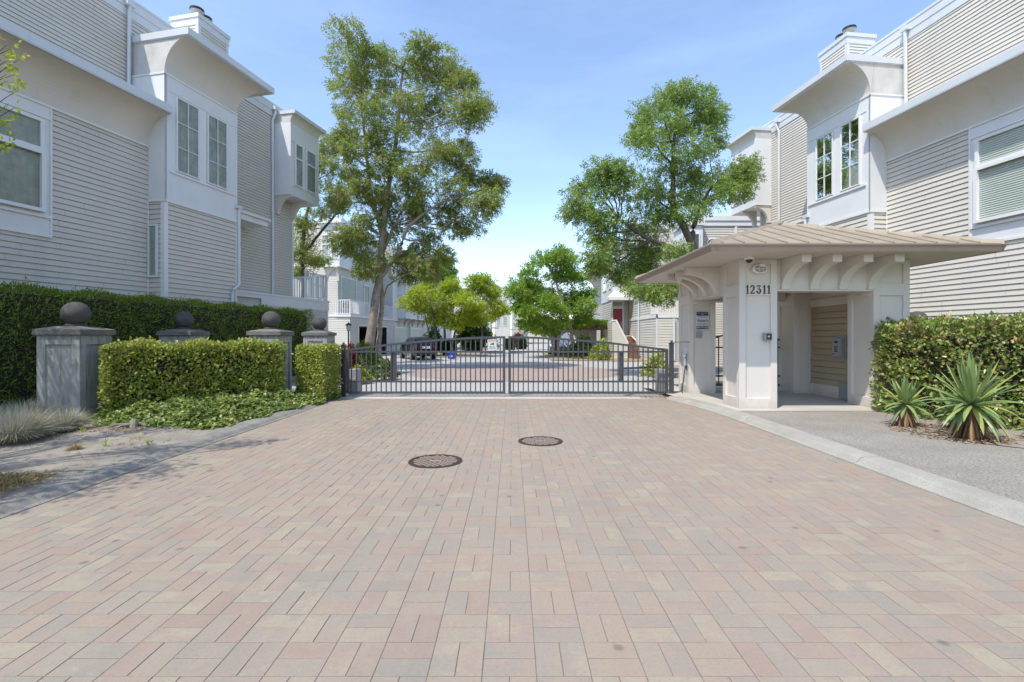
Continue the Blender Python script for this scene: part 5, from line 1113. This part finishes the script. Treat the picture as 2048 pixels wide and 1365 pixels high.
b.lap(Facet(f1.p(.3, -1, 0), (-.995, .105), (-.105, -.995)), 0, 7, 2.9, 8.85, .12, .018); b.lap(f1, .3, 8.2, 2.9, 8.85, .12, .018, -1.0); b.build('wall', M['siding_far'], r1)
b = MB(); b.fbox(f1, 0, 1.3, -7, -.01, .02, 2.75); b.fbox(f1, 6.9, 8.2, -7, -.01, .02, 2.75); b.fbox(f1, 1.3, 6.9, -7, -.01, 2.16, 2.75); b.fbox(f1, .31, 8.2, -8, -1.01, 2.9, 9.3); b.fbox(f1, 8.2, 30, -8, -.02, .02, 8.9); b.build('inner_wall', M['siding_far'], r1)
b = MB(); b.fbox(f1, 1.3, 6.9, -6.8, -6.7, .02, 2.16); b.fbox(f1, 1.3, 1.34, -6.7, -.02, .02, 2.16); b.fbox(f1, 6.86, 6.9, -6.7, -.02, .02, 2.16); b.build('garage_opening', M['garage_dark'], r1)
b = MB(); b.fbox(f1, 3.0, 4.6, -2.6, -1.6, .4, 1.1); b.fbox(f1, 5.2, 6.4, -3.4, -2.4, .02, 1.4); b.fbox(f1, 1.6, 2.4, -3, -2, .02, 1.0); b.build('stored_boxes', M['grey'], r1)
b = MB(); b.fbox(f1, 1.2, 1.34, -.02, .05, .02, 2.25); b.fbox(f1, 6.86, 7.0, -.02, .05, .02, 2.25); b.fbox(f1, 1.34, 6.86, -.02, .05, 2.15, 2.25); b.fbox(f1, -.1, 8.3, -1, .08, 2.75, 2.9); b.fbox(e1, -.05, 7, -.02, .06, 2.75, 2.9)
b.fbox(f1, .25, 8.2, -1.02, -.94, 8.85, 9.3); b.fbox(Facet(f1.p(.3, -1, 0), (-.995, .105), (-.105, -.995)), 0, 7, -.02, .06, 8.85, 9.3); b.build('trim', M['trim'], r1)
rail(r1, f1, -.05, 8.2, .02, 2.9); rail(r1, e1, .0, 1.2, .02, 2.9)
window(r1, f1, .65, 3.2, 3.3, 5.6, -.98, back='curtain', fw=.08); window(r1, f1, 4.5, 5.6, 2.95, 5.4, -.98, back='dark', fw=.08)
eb = Facet(f1.p(0, -.8, 0), (-.995, .105), (-.105, -.995))
b = MB(); b.fbox(f1, 0, 4.2, -2.0, -.75, 6.2, 8.9); b.build('box_bay', M['stucco'], r1)
b = MB(); b.fbox(f1, -.25, 4.45, -2.3, -.5, 9.05, 9.35); b.fbox(f1, -.03, 4.23, -2.03, -.72, 6.15, 6.25); b.fbox(f1, -.1, 4.3, -2.1, -.65, 8.88, 9.05); b.fbox(eb, .0, 1.25, 0, .03, 6.62, 6.68); b.build('trim', M['trim'], r1)
window(r1, eb, .12, .52, 6.7, 8.3, 0, transom=7.65, back='curtain', fw=.05); window(r1, eb, .68, 1.18, 6.7, 8.3, 0, transom=7.65, back='curtain', fw=.05); window(r1, f1, .4, .9, 6.7, 8.3, -.75, back='curtain', fw=.05); window(r1, f1, 2.4, 3.6, 6.7, 8.3, -.75, back='curtain', fw=.05)
for u in (.25, 1.6, 2.95): b = MB(); bracket(b, f1, u, u+.18, 6.15, 5.3, .9, .1, .08, -1.8); b.build('bracket', M['cove'], r1)
b = MB(); bracket(b, eb, .1, .26, 6.15, 5.2, .4, .06, .08, -.3); b.build('bracket', M['cove'], r1)
b = MB(); q = Facet(f1.p(.3, -1, 0), (-.995, .105), (-.105, -.995)); b.tube([q.p(1.9, .1, 5.6), q.p(1.9, .1, 5.2), q.p(1.0, .1, 4.9), q.p(1.0, .1, 2.95)], .05, 6); b.build('downspout', M['pipe'], r1)
b = MB(); b.lap(f1, 8.2, 30, .03, 2.75, .15, .02); b.build('wall', M['siding_far'], r1); b = MB(); b.fbox(f1, 8.2, 17.5, -.03, .03, 2.9, 8.9); b.build('stucco_box', M['stucco'], r1)
b = MB(); b.fbox(f1, 8.2, 30, -.02, .07, 2.75, 2.9); b.fbox(f1, 8.15, 30, -.1, .1, 8.9, 9.1); b.fbox(f1, 8.2, 17.5, .03, .05, 5.9, 5.95); b.build('trim', M['trim'], r1)
b = MB(); b.lap(f1, 17.5, 30, 2.9, 8.9, .12, .018); b.build('wall', M['siding_far'], r1)
garage(r1, f1, 8.7, 11.4); garage(r1, f1, 13.2, 16.1); garage(r1, f1, 21.6, 27.5)
boxbay(r1, f1, 9.6, 12.9, .7, 3.05, 5.9, [(10.0, 10.7), (10.8, 11.7), (11.8, 12.5)]); boxbay(r1, f1, 13.4, 17.2, .7, 3.05, 5.9, [(13.8, 14.6), (14.7, 15.7), (15.8, 16.7)])
boxbay(r1, f1, 15.3, 20.0, .45, 6.4, 8.7, [(15.9, 16.9), (17.0, 18.2), (18.3, 19.4)], br=0); boxbay(r1, f1, 24, 28.5, .6, 6.2, 8.9, [(25, 27)], br=2)
window(r1, f1, 10.2, 12.8, 6.6, 8.3, .03, back='curtain', fw=.08); rail(r1, f1, 17.6, 24, .0, 2.9); b = MB(); b.tube([f1.p(12.4, .12, 2.7), f1.p(12.4, .12, .1)], .05, 6); b.build('downspout', M['pipe'], r1)

def end_block(O, a, n, wid, dep, zt, label, cov=.9, wins=(), dz=.8, balc=True):
    """house seen from its end: siding end wall facing the street, cove and bay on the lane side"""
    g = empty('row_house', (O[0], O[1], 0), label, 'townhouse', 'townhouses down the lane')
    f = Facet(O, a, n); e = Facet(O, (-n[0], -n[1]), (-a[0], -a[1]))
    b = MB(); b.lap(e, 0, wid, .03, zt-dz, .18, .02); b.lap(f, 0, dep, .03, 2.8, .18, .02); b.build('wall', M['siding_far'], g)
    b = MB(); b.fbox(f, .02, dep, -wid, -.02, .02, zt-.1); b.build('inner_wall', M['siding_far'], g)
    b = MB(); b.fbox(f, 0, dep, -.02, .04, 2.8, zt-dz); b.build('stucco_box', M['stucco'], g)
    k = MB(); en = MB(); cove(k, f, 0, dep, .04, zt-dz, cov, dz-.15, 0, -1.2, 8, near_end=en, far=True); k.build('cove', M['cove'], g); en.build('cove_end', M['cove_end'], g)
    b = MB(); b.fbox(f, -.15, dep+.15, -1.2, cov+.1, zt-.15, zt); b.fbox(e, 1.0, wid, -.02, .05, zt-dz, zt-.155); b.fbox(f, -.05, dep, -.02, .1, 2.7, 2.85); b.build('trim', M['trim'], g)
    for (ff, u0, u1, z0, z1, w) in wins: window(g, f if ff == 'f' else e, u0, u1, z0, z1, w, back='curtain', fw=.08)
    if balc: rail(g, f, 1.5, min(dep, 6), 1.2, 2.9); b = MB(); b.fbox(f, 1.4, min(dep, 6)+.1, 0, 1.25, 2.75, 2.9); b.build('balcony_floor', M['trim'], g)
    return g
end_block((-3.4, 75), (0, 1), (1, 0), 4.2, 8, 9.6, 'pale townhouse with a wide flaring eave in the far distance, left of the gate centre', .9, [('f', 2, 4, 3.4, 5.4, .04), ('e', 1.2, 2.4, 5.5, 7.2, .03), ('e', 1.2, 2.2, 3.2, 4.8, .03)])
end_block((-7.6, 72), (0, 1), (1, 0), 7, 6, 8.6, 'low pale townhouse in the far distance behind the yellow-green trees', .3, [('e', 1, 2.5, 5.2, 7.0, .03), ('f', 1, 3, 3.5, 5.2, .04)])
end_block((-.3, 92), (0, 1), (1, 0), 3.0, 8, 10.4, 'narrow pale townhouse far down the lane, directly above the gate centre', .4, [('e', .5, 1.4, 6.2, 8.4, .03), ('e', .5, 1.4, 3.4, 5.2, .03), ('e', 1.8, 2.6, 3.4, 5.2, .03)])
end_block((3.3, 104), (0, 1), (1, 0), 3.4, 8, 8.4, 'far pale townhouse with a balcony, just right of the narrow one', .5, [('e', .5, 1.6, 5.2, 7.0, .03)])
g = empty('apartment_block', (6, 118, 0), 'low cream building closing the far end of the lane', 'building')
b = MB(); b.box(1.5, 16, 118, 126, 0, 5.2); b.build('wall', M['siding_far'], g); b = MB(); b.box(1.2, 16.3, 117.7, 126.3, 5.2, 5.6); b.box(1.2, 16.3, 117.9, 118, 2.5, 2.8); b.build('roof', M['trim'], g)
fz = Facet((1.5, 118), (1, 0), (0, -1))
for k in range(4): window(g, fz, 1+k*3.5, 3+k*3.5, 3.1, 4.6, .02, back='curtain', fw=.1); garage(g, fz, 1+k*3.5, 3.4+k*3.5, 2.2, .02)

# right side: the house with the red door
r2 = empty('row_house', (6.8, 33, 0), 'sunlit townhouse with a dark red front door at the top of steps', 'townhouse', 'townhouses down the lane')
fr = Facet((6.8, 33), (0, 1), (-1, 0)); fc = Facet((6.8, 33), (1, 0), (0, -1)); fs = Facet((8.0, 27), (0, 1), (-1, 0)); fe = Facet((8.0, 27), (1, 0), (0, -1))
b = MB(); b.lap(fr, 0, 4.2, .03, 3.85, .15, .02); b.lap(fs, 0, 6.4, .03, 2.45, .15, .02); b.lap(fs, 1.3, 6.4, 2.62, 7.6, .15, .02, -.02); b.lap(fe, 0, 1.1, .03, 2.45, .15, .02); b.lap(Facet((6.8, 33.8), (1, 0), (0, -1)), 0.02, 1.2, 1.5, 3.9, .15, .02)
b.lap(Facet((7.3, 37.2), (0, 1), (-1, 0)), 0, 7, .03, 5.6, .15, .02); b.lap(Facet((8.0, 37.2), (0, 1), (-1, 0)), -1, 10, 6.3, 7.3, .15, .02); b.build('wall', M['siding_far'], r2)
b = MB(); b.box(6.83, 16, 33.85, 37.2, .02, 6.9); b.box(8.03, 16, 28.35, 34, .02, 7.9); b.box(8.03, 16, 27.03, 28.4, .02, 2.45); b.box(7.33, 16, 37.2, 44, .02, 6.2); b.box(8.03, 16, 36.2, 47, 6.2, 7.5); b.box(6.83, 7.9, 33.03, 33.9, 3.9, 6.9); b.build('inner_wall', M['siding_far'], r2)
b = MB(); b.fbox(fr, 0, 4.2, -.5, .02, 3.95, 6.9); b.fbox(fc, .02, 1.15, -.5, .02, 3.95, 6.9); b.build('stucco_box', M['stucco'], r2)
window(r2, fc, .12, .72, 4.85, 6.5, .022, 2, 3, back='blind', fw=.06); window(r2, fr, .5, 1.2, 4.7, 6.5, .022, back='blind', fw=.06); window(r2, fr, 2.2, 3.4, 4.7, 6.5, .022, back='blind', fw=.06); window(r2, Facet((7.3, 37.2), (0, 1), (-1, 0)), .5, 2.2, 3.0, 4.8, .03, back='curtain', fw=.08)
k = MB(); e = MB(); cove(k, fr, 0, 4.2, .02, 6.95, .55, .62, .6, -1.4, 8, near_end=e); k.build('cove', M['cove'], r2); e.build('cove_end', M['cove_end'], r2)
k = MB(); e = MB(); cove(k, Facet((7.3, 37.2), (0, 1), (-1, 0)), .05, 6.5, .02, 5.6, .9, .85, .2, -.6, 8, near_end=e); k.build('cove', M['cove'], r2); e.build('cove_end', M['cove_end'], r2)
b = MB(); b.fbox(fr, -.05, 4.6, -1.4, .64, 7.57, 7.75); b.fbox(Facet((7.3, 37.2), (0, 1), (-1, 0)), 0, 6.8, -.7, .98, 6.45, 6.6); b.fbox(fs, 1.25, 6.4, -1, .05, 7.6, 8.0); b.box(7.95, 16, 36, 47, 7.3, 7.6)
b.fbox(fs, -.05, 6.4, -.02, .05, 2.45, 2.62); b.fbox(fe, -.05, 5, -.02, .05, 2.45, 2.62); b.fbox(fr, -.02, 4.2, 0, .05, 3.87, 3.95); b.fbox(fc, -.05, 1.2, 0, .05, 3.87, 3.95); b.fbox(fr, 0, .1, 0, .03, .03, 3.87); b.fbox(fs, -.02, .1, 0, .035, .03, 2.45); b.build('trim', M['trim'], r2)
fd = Facet((6.8, 33.78), (1, 0), (0, -1))
dz = MB(); dz.fbox(fd, .10, .79, 0.02, .07, 1.53, 3.33); d = dz.build('door', M['red'], r2); q = MB(); q.lathe(fd.p(.72, .09, 2.3), [(.03, -.02), (.04, 0), (.02, .03)], 10, 'y'); q.fbox(fd, .70, .74, .07, .09, 2.15, 2.45); q.build('handle', M['rim'], d)
b = MB(); b.fbox(fd, 0, .10, .02, .1, 1.5, 4.0); b.fbox(fd, .79, .9, .02, .1, 1.5, 4.0); b.fbox(fd, .10, .79, .02, .1, 3.33, 3.5); b.fbox(fd, .10, .79, .02, .1, 3.82, 4.0); b.build('door_frame', M['trim'], r2)
window(r2, fd, .10, .79, 3.5, 3.82, .03, back='blind', fw=.03)
b = MB(); b.quad((6.35, 32.1, 4.02), (8.0, 32.1, 4.02), (7.7, 33, 4.5), (6.9, 33, 4.5)); b.quad((6.35, 32.1, 4.02), (6.9, 33, 4.5), (6.35, 33, 4.02)); b.quad((8.0, 32.1, 4.02), (8.0, 33, 4.02), (7.7, 33, 4.5)); b.box(6.35, 8.0, 32.1, 33.0, 3.82, 4.015); b.build('door_hood', M['trim'], r2)
b = MB(); fl2 = Facet((6.45, 31.6), (1, 0), (0, -1)); b.lap(fl2, 0, .97, .03, 1.0, .15, .02); b.lap(Facet((6.45, 31.6), (0, 1), (-1, 0)), 0, 1.4, .03, 2.4, .15, .02)
P = [(6.45, 1.5), (7.4, 1.5), (7.4, 1.35), (7.05, 2.42), (6.45, 2.42)]; b.prism([(x, 31.6, z) for x, z in [(6.45, 1.0), (7.42, 1.0), (6.74, 2.38), (6.45, 2.38)]], [(x, 31.7, z) for x, z in [(6.45, 1.0), (7.42, 1.0), (6.74, 2.38), (6.45, 2.38)]]); b.box(6.46, 7.9, 32.2, 33.78, .03, 1.49); b.build('stair_wall', M['siding_far'], r2)
b = MB(); b.prism([(6.68, 31.56, 2.42), (6.80, 31.56, 2.42), (7.50, 31.56, 1.05), (7.50, 31.56, 0.03), (7.38, 31.56, .03), (7.38, 31.56, 1.0)], [(6.68, 31.72, 2.42), (6.80, 31.72, 2.42), (7.50, 31.72, 1.05), (7.50, 31.72, .03), (7.38, 31.72, .03), (7.38, 31.72, 1.0)]); b.box(6.4, 6.78, 31.57, 31.71, 2.421, 2.5); b.tube([(7.75, 31.7, 1.45), (8.5, 31.3, .55), (8.5, 31.3, .1)], .05, 6); b.build('stair_rail', M['trim'], r2)
b = MB()
for k in range(7): b.box(7.55, 8.35, 30.4+k*.28, 33.4, .03+k*.2+.002*k, .03+(k+1)*.2)
b.build('steps', M['wood'], r2)
rail(r2, fs, 0, 1.3, .0, 2.62, .98, .13); rail(r2, fe, 0, 3.2, .0, 2.62, .98, .13); garage(r2, fe, 1.3, 4.0, 2.0, .021)
b = MB(); b.tube([fs.p(3.6, .1, 7.6), fs.p(3.6, .1, .1)], .05, 6); b.build('downspout', M['pipe'], r2); b = MB(); b.tube([fe.p(.9, .12, 2.4), fe.p(.9, .12, .1)], .06, 6); b.build('downspout', M['pipe'], r2)
boxbay(r2, fs, 1.6, 4.0, .8, 5.65, 7.7, [(2.1, 3.4)], br=2)
r3 = empty('row_house', (9.6, 25, 0), 'cream townhouse end with a round window, over the left slope of the gatehouse roof', 'townhouse', 'townhouses down the lane')
f3 = Facet((9.6, 25), (1, 0), (0, -1)); b = MB(); b.lap(f3, 0, 8, .03, 7.05, .12, .02); b.build('wall', M['siding_far'], r3)
b = MB(); b.box(9.62, 18, 25.02, 34, .02, 7.5); b.build('inner_wall', M['siding_far'], r3); b = MB(); b.box(8.75, 9.58, 24.6, 26.5, 4.3, 7.0); b.build('box_bay', M['stucco'], r3)
b = MB(); b.box(9.55, 18, 24.93, 34, 7.05, 7.3); b.box(9.5, 18, 24.88, 34, 7.305, 7.55); b.box(8.65, 9.65, 24.5, 26.6, 7.0, 7.3); b.fbox(f3, .0, .12, 0, .03, .03, 7.05); b.fbox(f3, 1.75, 1.87, .02, .05, 4.5, 7.05); b.build('trim', M['trim'], r3)
window(r3, Facet((8.75, 24.6), (1, 0), (0, -1)), .15, .68, 4.6, 6.6, 0, back='curtain', fw=.06)
b = MB(); c = f3.p(.62, 0, 6.15); b.lathe(c, [(.3, .01), (.3, -.05), (.24, -.06), (.24, .0)], 24, 'y'); w = b.build('window', M['trim'], r3); b = MB(); b.lathe((c[0], c[1]-.03, c[2]), [(.24, 0), (.001, -.001)], 24, 'y'); b.build('glass', M['darkglass'], w)

# ================================================================ THINGS DOWN THE LANE
def car(x, y, heading, label, paint_mat, scale=1.0):
    g = empty('parked_car', (x, y, .03), label, 'car', 'parked cars'); g.rotation_euler = (0, 0, 0)
    ox, oy = x, y
    # body section profile along the length (x forward) : (x, half width, floor, beltline, roof, roof half width)
    ST = [(-2.30, .80, .45, .95, .95, .78), (-2.26, .88, .34, 1.05, 1.12, .80), (-2.05, .92, .28, 1.08, 1.50, .66), (-1.75, .93, .26, 1.08, 1.64, .63), (-1.0, .94, .24, 1.07, 1.69, .64), (-.2, .94, .24, 1.05, 1.70, .64), (.3, .94, .24, 1.04, 1.66, .62), (.75, .94, .24, 1.03, 1.42, .66), (1.15, .93, .24, 1.02, 1.06, .76), (1.6, .92, .25, .97, 1.0, .74), (2.05, .88, .27, .86, .90, .70), (2.28, .78, .34, .70, .72, .62), (2.34, .66, .42, .58, .60, .5)]
    mb = MB(); n = 0
    for (sx, w, fl_, be, ro, rw) in ST:
        ring_ = [(-w*.9, fl_), (-w, fl_+.18), (-w, be-.12), (-w*.97, be), (-rw-.02, ro-.06), (-rw*.75, ro), (rw*.75, ro), (rw+.02, ro-.06), (w*.97, be), (w, be-.12), (w, fl_+.18), (w*.9, fl_)]
        n = len(ring_); mb.v += [(sx*scale+ox, yy*scale+oy, z*scale+.03) for yy, z in ring_]
    for i in range(len(ST)-1):
        for k in range(n): k2 = (k+1) % n; mb.f.append((i*n+k, i*n+k2, (i+1)*n+k2, (i+1)*n+k))
    mb.f.append(tuple(range(n))); mb.f.append(tuple((len(ST)-1)*n+k for k in reversed(range(n)))); body = mb.build('body', M[paint_mat], g, smooth=True)
    m = body.modifiers.new('es', 'EDGE_SPLIT'); m.split_angle = radians(38)
    G = lambda a, b_, c: (ox+a*scale, oy+b_*scale, .03+c*scale)
    wd = MB(); wd.quad(G(-2.262, -.70, 1.14), G(-2.262, .70, 1.14), G(-2.062, .60, 1.50), G(-2.062, -.60, 1.50)); wd.quad(G(.33, -.6, 1.64), G(.33, .6, 1.64), G(1.12, .7, 1.08), G(1.12, -.7, 1.08))
    for s in (-1, 1):
        for a, c in ((-1.95, -1.15), (-1.05, -.2), (-.1, .62)): wd.quad(G(a, s*.935, 1.10), G(c, s*.935, 1.10), G(c-.06, s*.69, 1.57), G(a+.06, s*.69, 1.57))
    wd.build('windows', M['darkglass'], g)
    for ax in (-1.42, 1.42):
        for s in (-1, 1):
            b = MB(); cx, cy, cz = G(ax, s*.82, .34); b.lathe((cx, cy, cz), [(.2*scale, -.12), (.34*scale, -.12), (.35*scale, -.08), (.35*scale, .08), (.34*scale, .12), (.2*scale, .12)], 22, 'y'); wh = b.build('wheel', M['tyre'], g)
            b = MB(); b.lathe((cx, cy+s*.1, cz), [(.2*scale, 0), (.21*scale, s*.025), (.05*scale, s*.035)], 16, 'y'); b.build('rim', M['rim'], wh)
    for s in (-1, 1):
        b = MB(); b.hexa([G(-2.33, s*.5, .88), G(-2.33, s*.84, .88), G(-2.15, s*.9, .88), G(-2.15, s*.5, .88), G(-2.31, s*.5, 1.02), G(-2.31, s*.82, 1.02), G(-2.15, s*.88, 1.02), G(-2.15, s*.5, 1.02)]); b.build('tail_light', M['tail'], g)
        b = MB(); b.hexa([G(2.1, s*.5, .68), G(2.1, s*.8, .68), G(2.3, s*.72, .68), G(2.3, s*.5, .68), G(2.1, s*.5, .8), G(2.1, s*.8, .8), G(2.24, s*.74, .8), G(2.24, s*.5, .8)]); b.build('headlight', M['rim'], g)
        b = MB(); b.hexa([G(.55, s*.94, 1.02), G(.55, s*1.08, 1.02), G(.7, s*1.08, 1.02), G(.7, s*.94, 1.02), G(.55, s*.94, 1.15), G(.55, s*1.08, 1.15), G(.66, s*1.08, 1.15), G(.66, s*.94, 1.15)]); b.build('wing_mirror', M[paint_mat], g)
    b = MB(); b.box(ox-2.345*scale, ox-2.31*scale, oy-.26, oy+.26, .70, .84); b.build('number_plate', M['plate'], g)
    b = MB(); b.hexa([G(-2.36, -.8, .38), G(-2.36, .8, .38), G(-2.1, .88, .38), G(-2.1, -.88, .38), G(-2.35, -.8, .62), G(-2.35, .8, .62), G(-2.1, .9, .62), G(-2.1, -.9, .62)]); b.build('bumper', M['black'], g)
    g.rotation_euler = (0, 0, heading); return g
car(-5.9, 30.6, radians(90+27), 'dark grey sport utility car parked tail-out in front of the cream garage doors', 'carblack', .8)
car(4.0, 39.5, radians(-100), 'silver and dark car parked behind the timber pergola', 'carsilver')
g = empty('street_lamp', at(697, 735, 21.5)[:2]+(0,), 'slim black lantern post just behind the left gate post', 'street lamp'); lx, ly = g.location.x, g.location.y
b = MB(); b.lathe((lx, ly, 0), [(.09, 0), (.09, .15), (.05, .2), (.035, .4), (.03, 1.6), (.045, 1.66)], 12); b.build('pole', M['black'], g)
b = MB(); b.lathe((lx, ly, 1.66), [(.06, 0), (.10, .24)], 4); b.build('lantern_glass', M['white'], g)
b = MB(); b.lathe((lx, ly, 1.90), [(.15, 0), (.15, .02), (.07, .09), (.02, .11), (.015, .15)], 4)
for k in range(4): a = pi/2*k; b.tube([(lx+.062*cos(a), ly+.062*sin(a), 1.66), (lx+.104*cos(a), ly+.104*sin(a), 1.90)], .008, 4)
b.build('lantern_cap', M['black'], g)
x, y = ground(903, 719); g = empty('recycling_box', (x, y, .03), 'blue recycling box standing at the kerb of the lane', 'recycling box')
b = MB(); A = [(-.2, -.16), (.2, -.16), (.2, .16), (-.2, .16)]; b.prism([(x+p, y+q, .03) for p, q in A], [(x+p*1.18, y+q*1.18, .38) for p, q in A]); b.box(x-.27, x+.27, y-.22, y+.22, .36, .40); b.build('box', M['bluebin'], g, bevel=.01)
b = MB(); b.box(x-.08, x+.08, y-.205, y-.185, .14, .26); b.build('label_patch', M['paper'], g)
# arched portal and pergola on the right
g = empty('arched_portal', (5.0, 36, 0), 'low siding-clad portal with an arched opening, behind the bright green tree', 'portal')
b = MB(); fa2 = Facet((3.5, 36), (1, 0), (0, -1)); b.lap(fa2, 1.25, 2.7, .03, 2.15, .15, .02)
arcp = [(0, 1.0)]+[(.62-.62*cos(pi*k/10), 1.0+.7*sin(pi*k/10)) for k in range(11)]+[(1.24, 1.0), (1.24, 2.15), (-.3, 2.15), (-.3, .03), (0, .03)]
b.fbox(fa2, 1.24, 2.7, -.3, -.001, .03, 2.15)
for k in range(10):
    u0, u1 = .62-.62*cos(pi*k/10), .62-.62*cos(pi*(k+1)/10); zz = 1.0+.7*sin(pi*(k+.5)/10); b.fbox(fa2, u0, u1, -.3, 0, zz, 2.15)
b.fbox(fa2, -.3, 0, -.3, 0, .03, 2.15); b.build('wall', M['siding_far'], g); b = MB(); b.fbox(fa2, -.4, 2.8, -.35, .08, 2.15, 2.32); b.build('trim', M['trim'], g)
g = empty('pergola', (6.4, 35, 0), 'brown timber pergola with climbing greenery beside the arched portal', 'pergola')
for x, y in ((6.35, 34.6), (7.1, 34.6), (3.1, 34.8), (6.35, 37.4)): b = MB(); b.box(x-.09, x+.09, y-.09, y+.09, 0, 2.0); b.build('post', M['wood'], g)
b = MB(); b.box(2.7, 7.3, 34.5, 34.62, 1.9, 2.1); b.box(2.7, 7.3, 37.3, 37.42, 1.9, 2.1)
for k in range(12): b.box(2.8+k*.4, 2.88+k*.4, 34.2, 37.8, 2.101, 2.22)
b.build('rafters', M['wood'], g)
m = 2600; P = RNG.uniform([5.2, 34.2, 2.1], [7.4, 37.2, 2.6], (m, 3)); V, T = leaves(P, RNG.normal(0, 1, (m, 3)), RNG.normal(0, .6, (m, 3))+[0, 0, 1], .13*RNG.uniform(.6, 1.2, m), .05*np.ones(m)); npmesh('climbing_leaves', V, T, M['locust'], g)
# manhole covers
def manhole(px, py, r, label, rot):
    x, y = ground(px, py); g = empty('manhole_cover', (x, y, 0), label, 'manhole cover', 'two manhole covers in the driveway')
    b = MB(); n = 48
    for k in range(n):
        a, c = 2*pi*k/n, 2*pi*(k+1)/n
        for (r0, r1, h) in ((r*.93, r, .0065), (r*.86, r*.905, .0075)):
            b.hexa([(x+q*cos(t), y+q*sin(t), z) for z in (-.01, h) for q, t in ((r0, a), (r1, a), (r1, c), (r0, c))])
    b.build('ring', M['iron'], g); b = MB(); b.lathe((x, y, -.01), [(r*.94, 0), (r*.94, .0125)], 48); b.build('lid', M['iron'], g)
    b = MB(); s = .046; m = int(r/s)+1
    for i in range(-m, m+1):
        for j in range(-m, m+1):
            u, v = i*s, j*s
            if math.hypot(u, v) > r*.82 or (math.hypot(u*cos(rot)-v*sin(rot), (u*sin(rot)+v*cos(rot))*2) < .085): continue
            cx, cy = x+u*cos(rot)-v*sin(rot), y+u*sin(rot)+v*cos(rot)
            P = [(-.0155, -.0155), (.0155, -.0155), (.0155, .0155), (-.0155, .0155)]; Q = [(cx+p*cos(rot)-q*sin(rot), cy+p*sin(rot)+q*cos(rot)) for p, q in P]
            b.prism([(*p, .002) for p in Q], [(*p, .0078) for p in Q])
    b.box(x-.07, x+.07, y-.028, y+.028, .002, .0079); b.build('lugs', M['iron2'], g)
manhole(871, 923, .302, 'nearer and larger-looking round iron manhole cover, left of the driveway centre', .72)
manhole(1081, 883, .300, 'farther round iron manhole cover, right of the driveway centre', .86)
print('FACES', sum(len(o.data.polygons) for o in bpy.data.objects if o.type == 'MESH'))
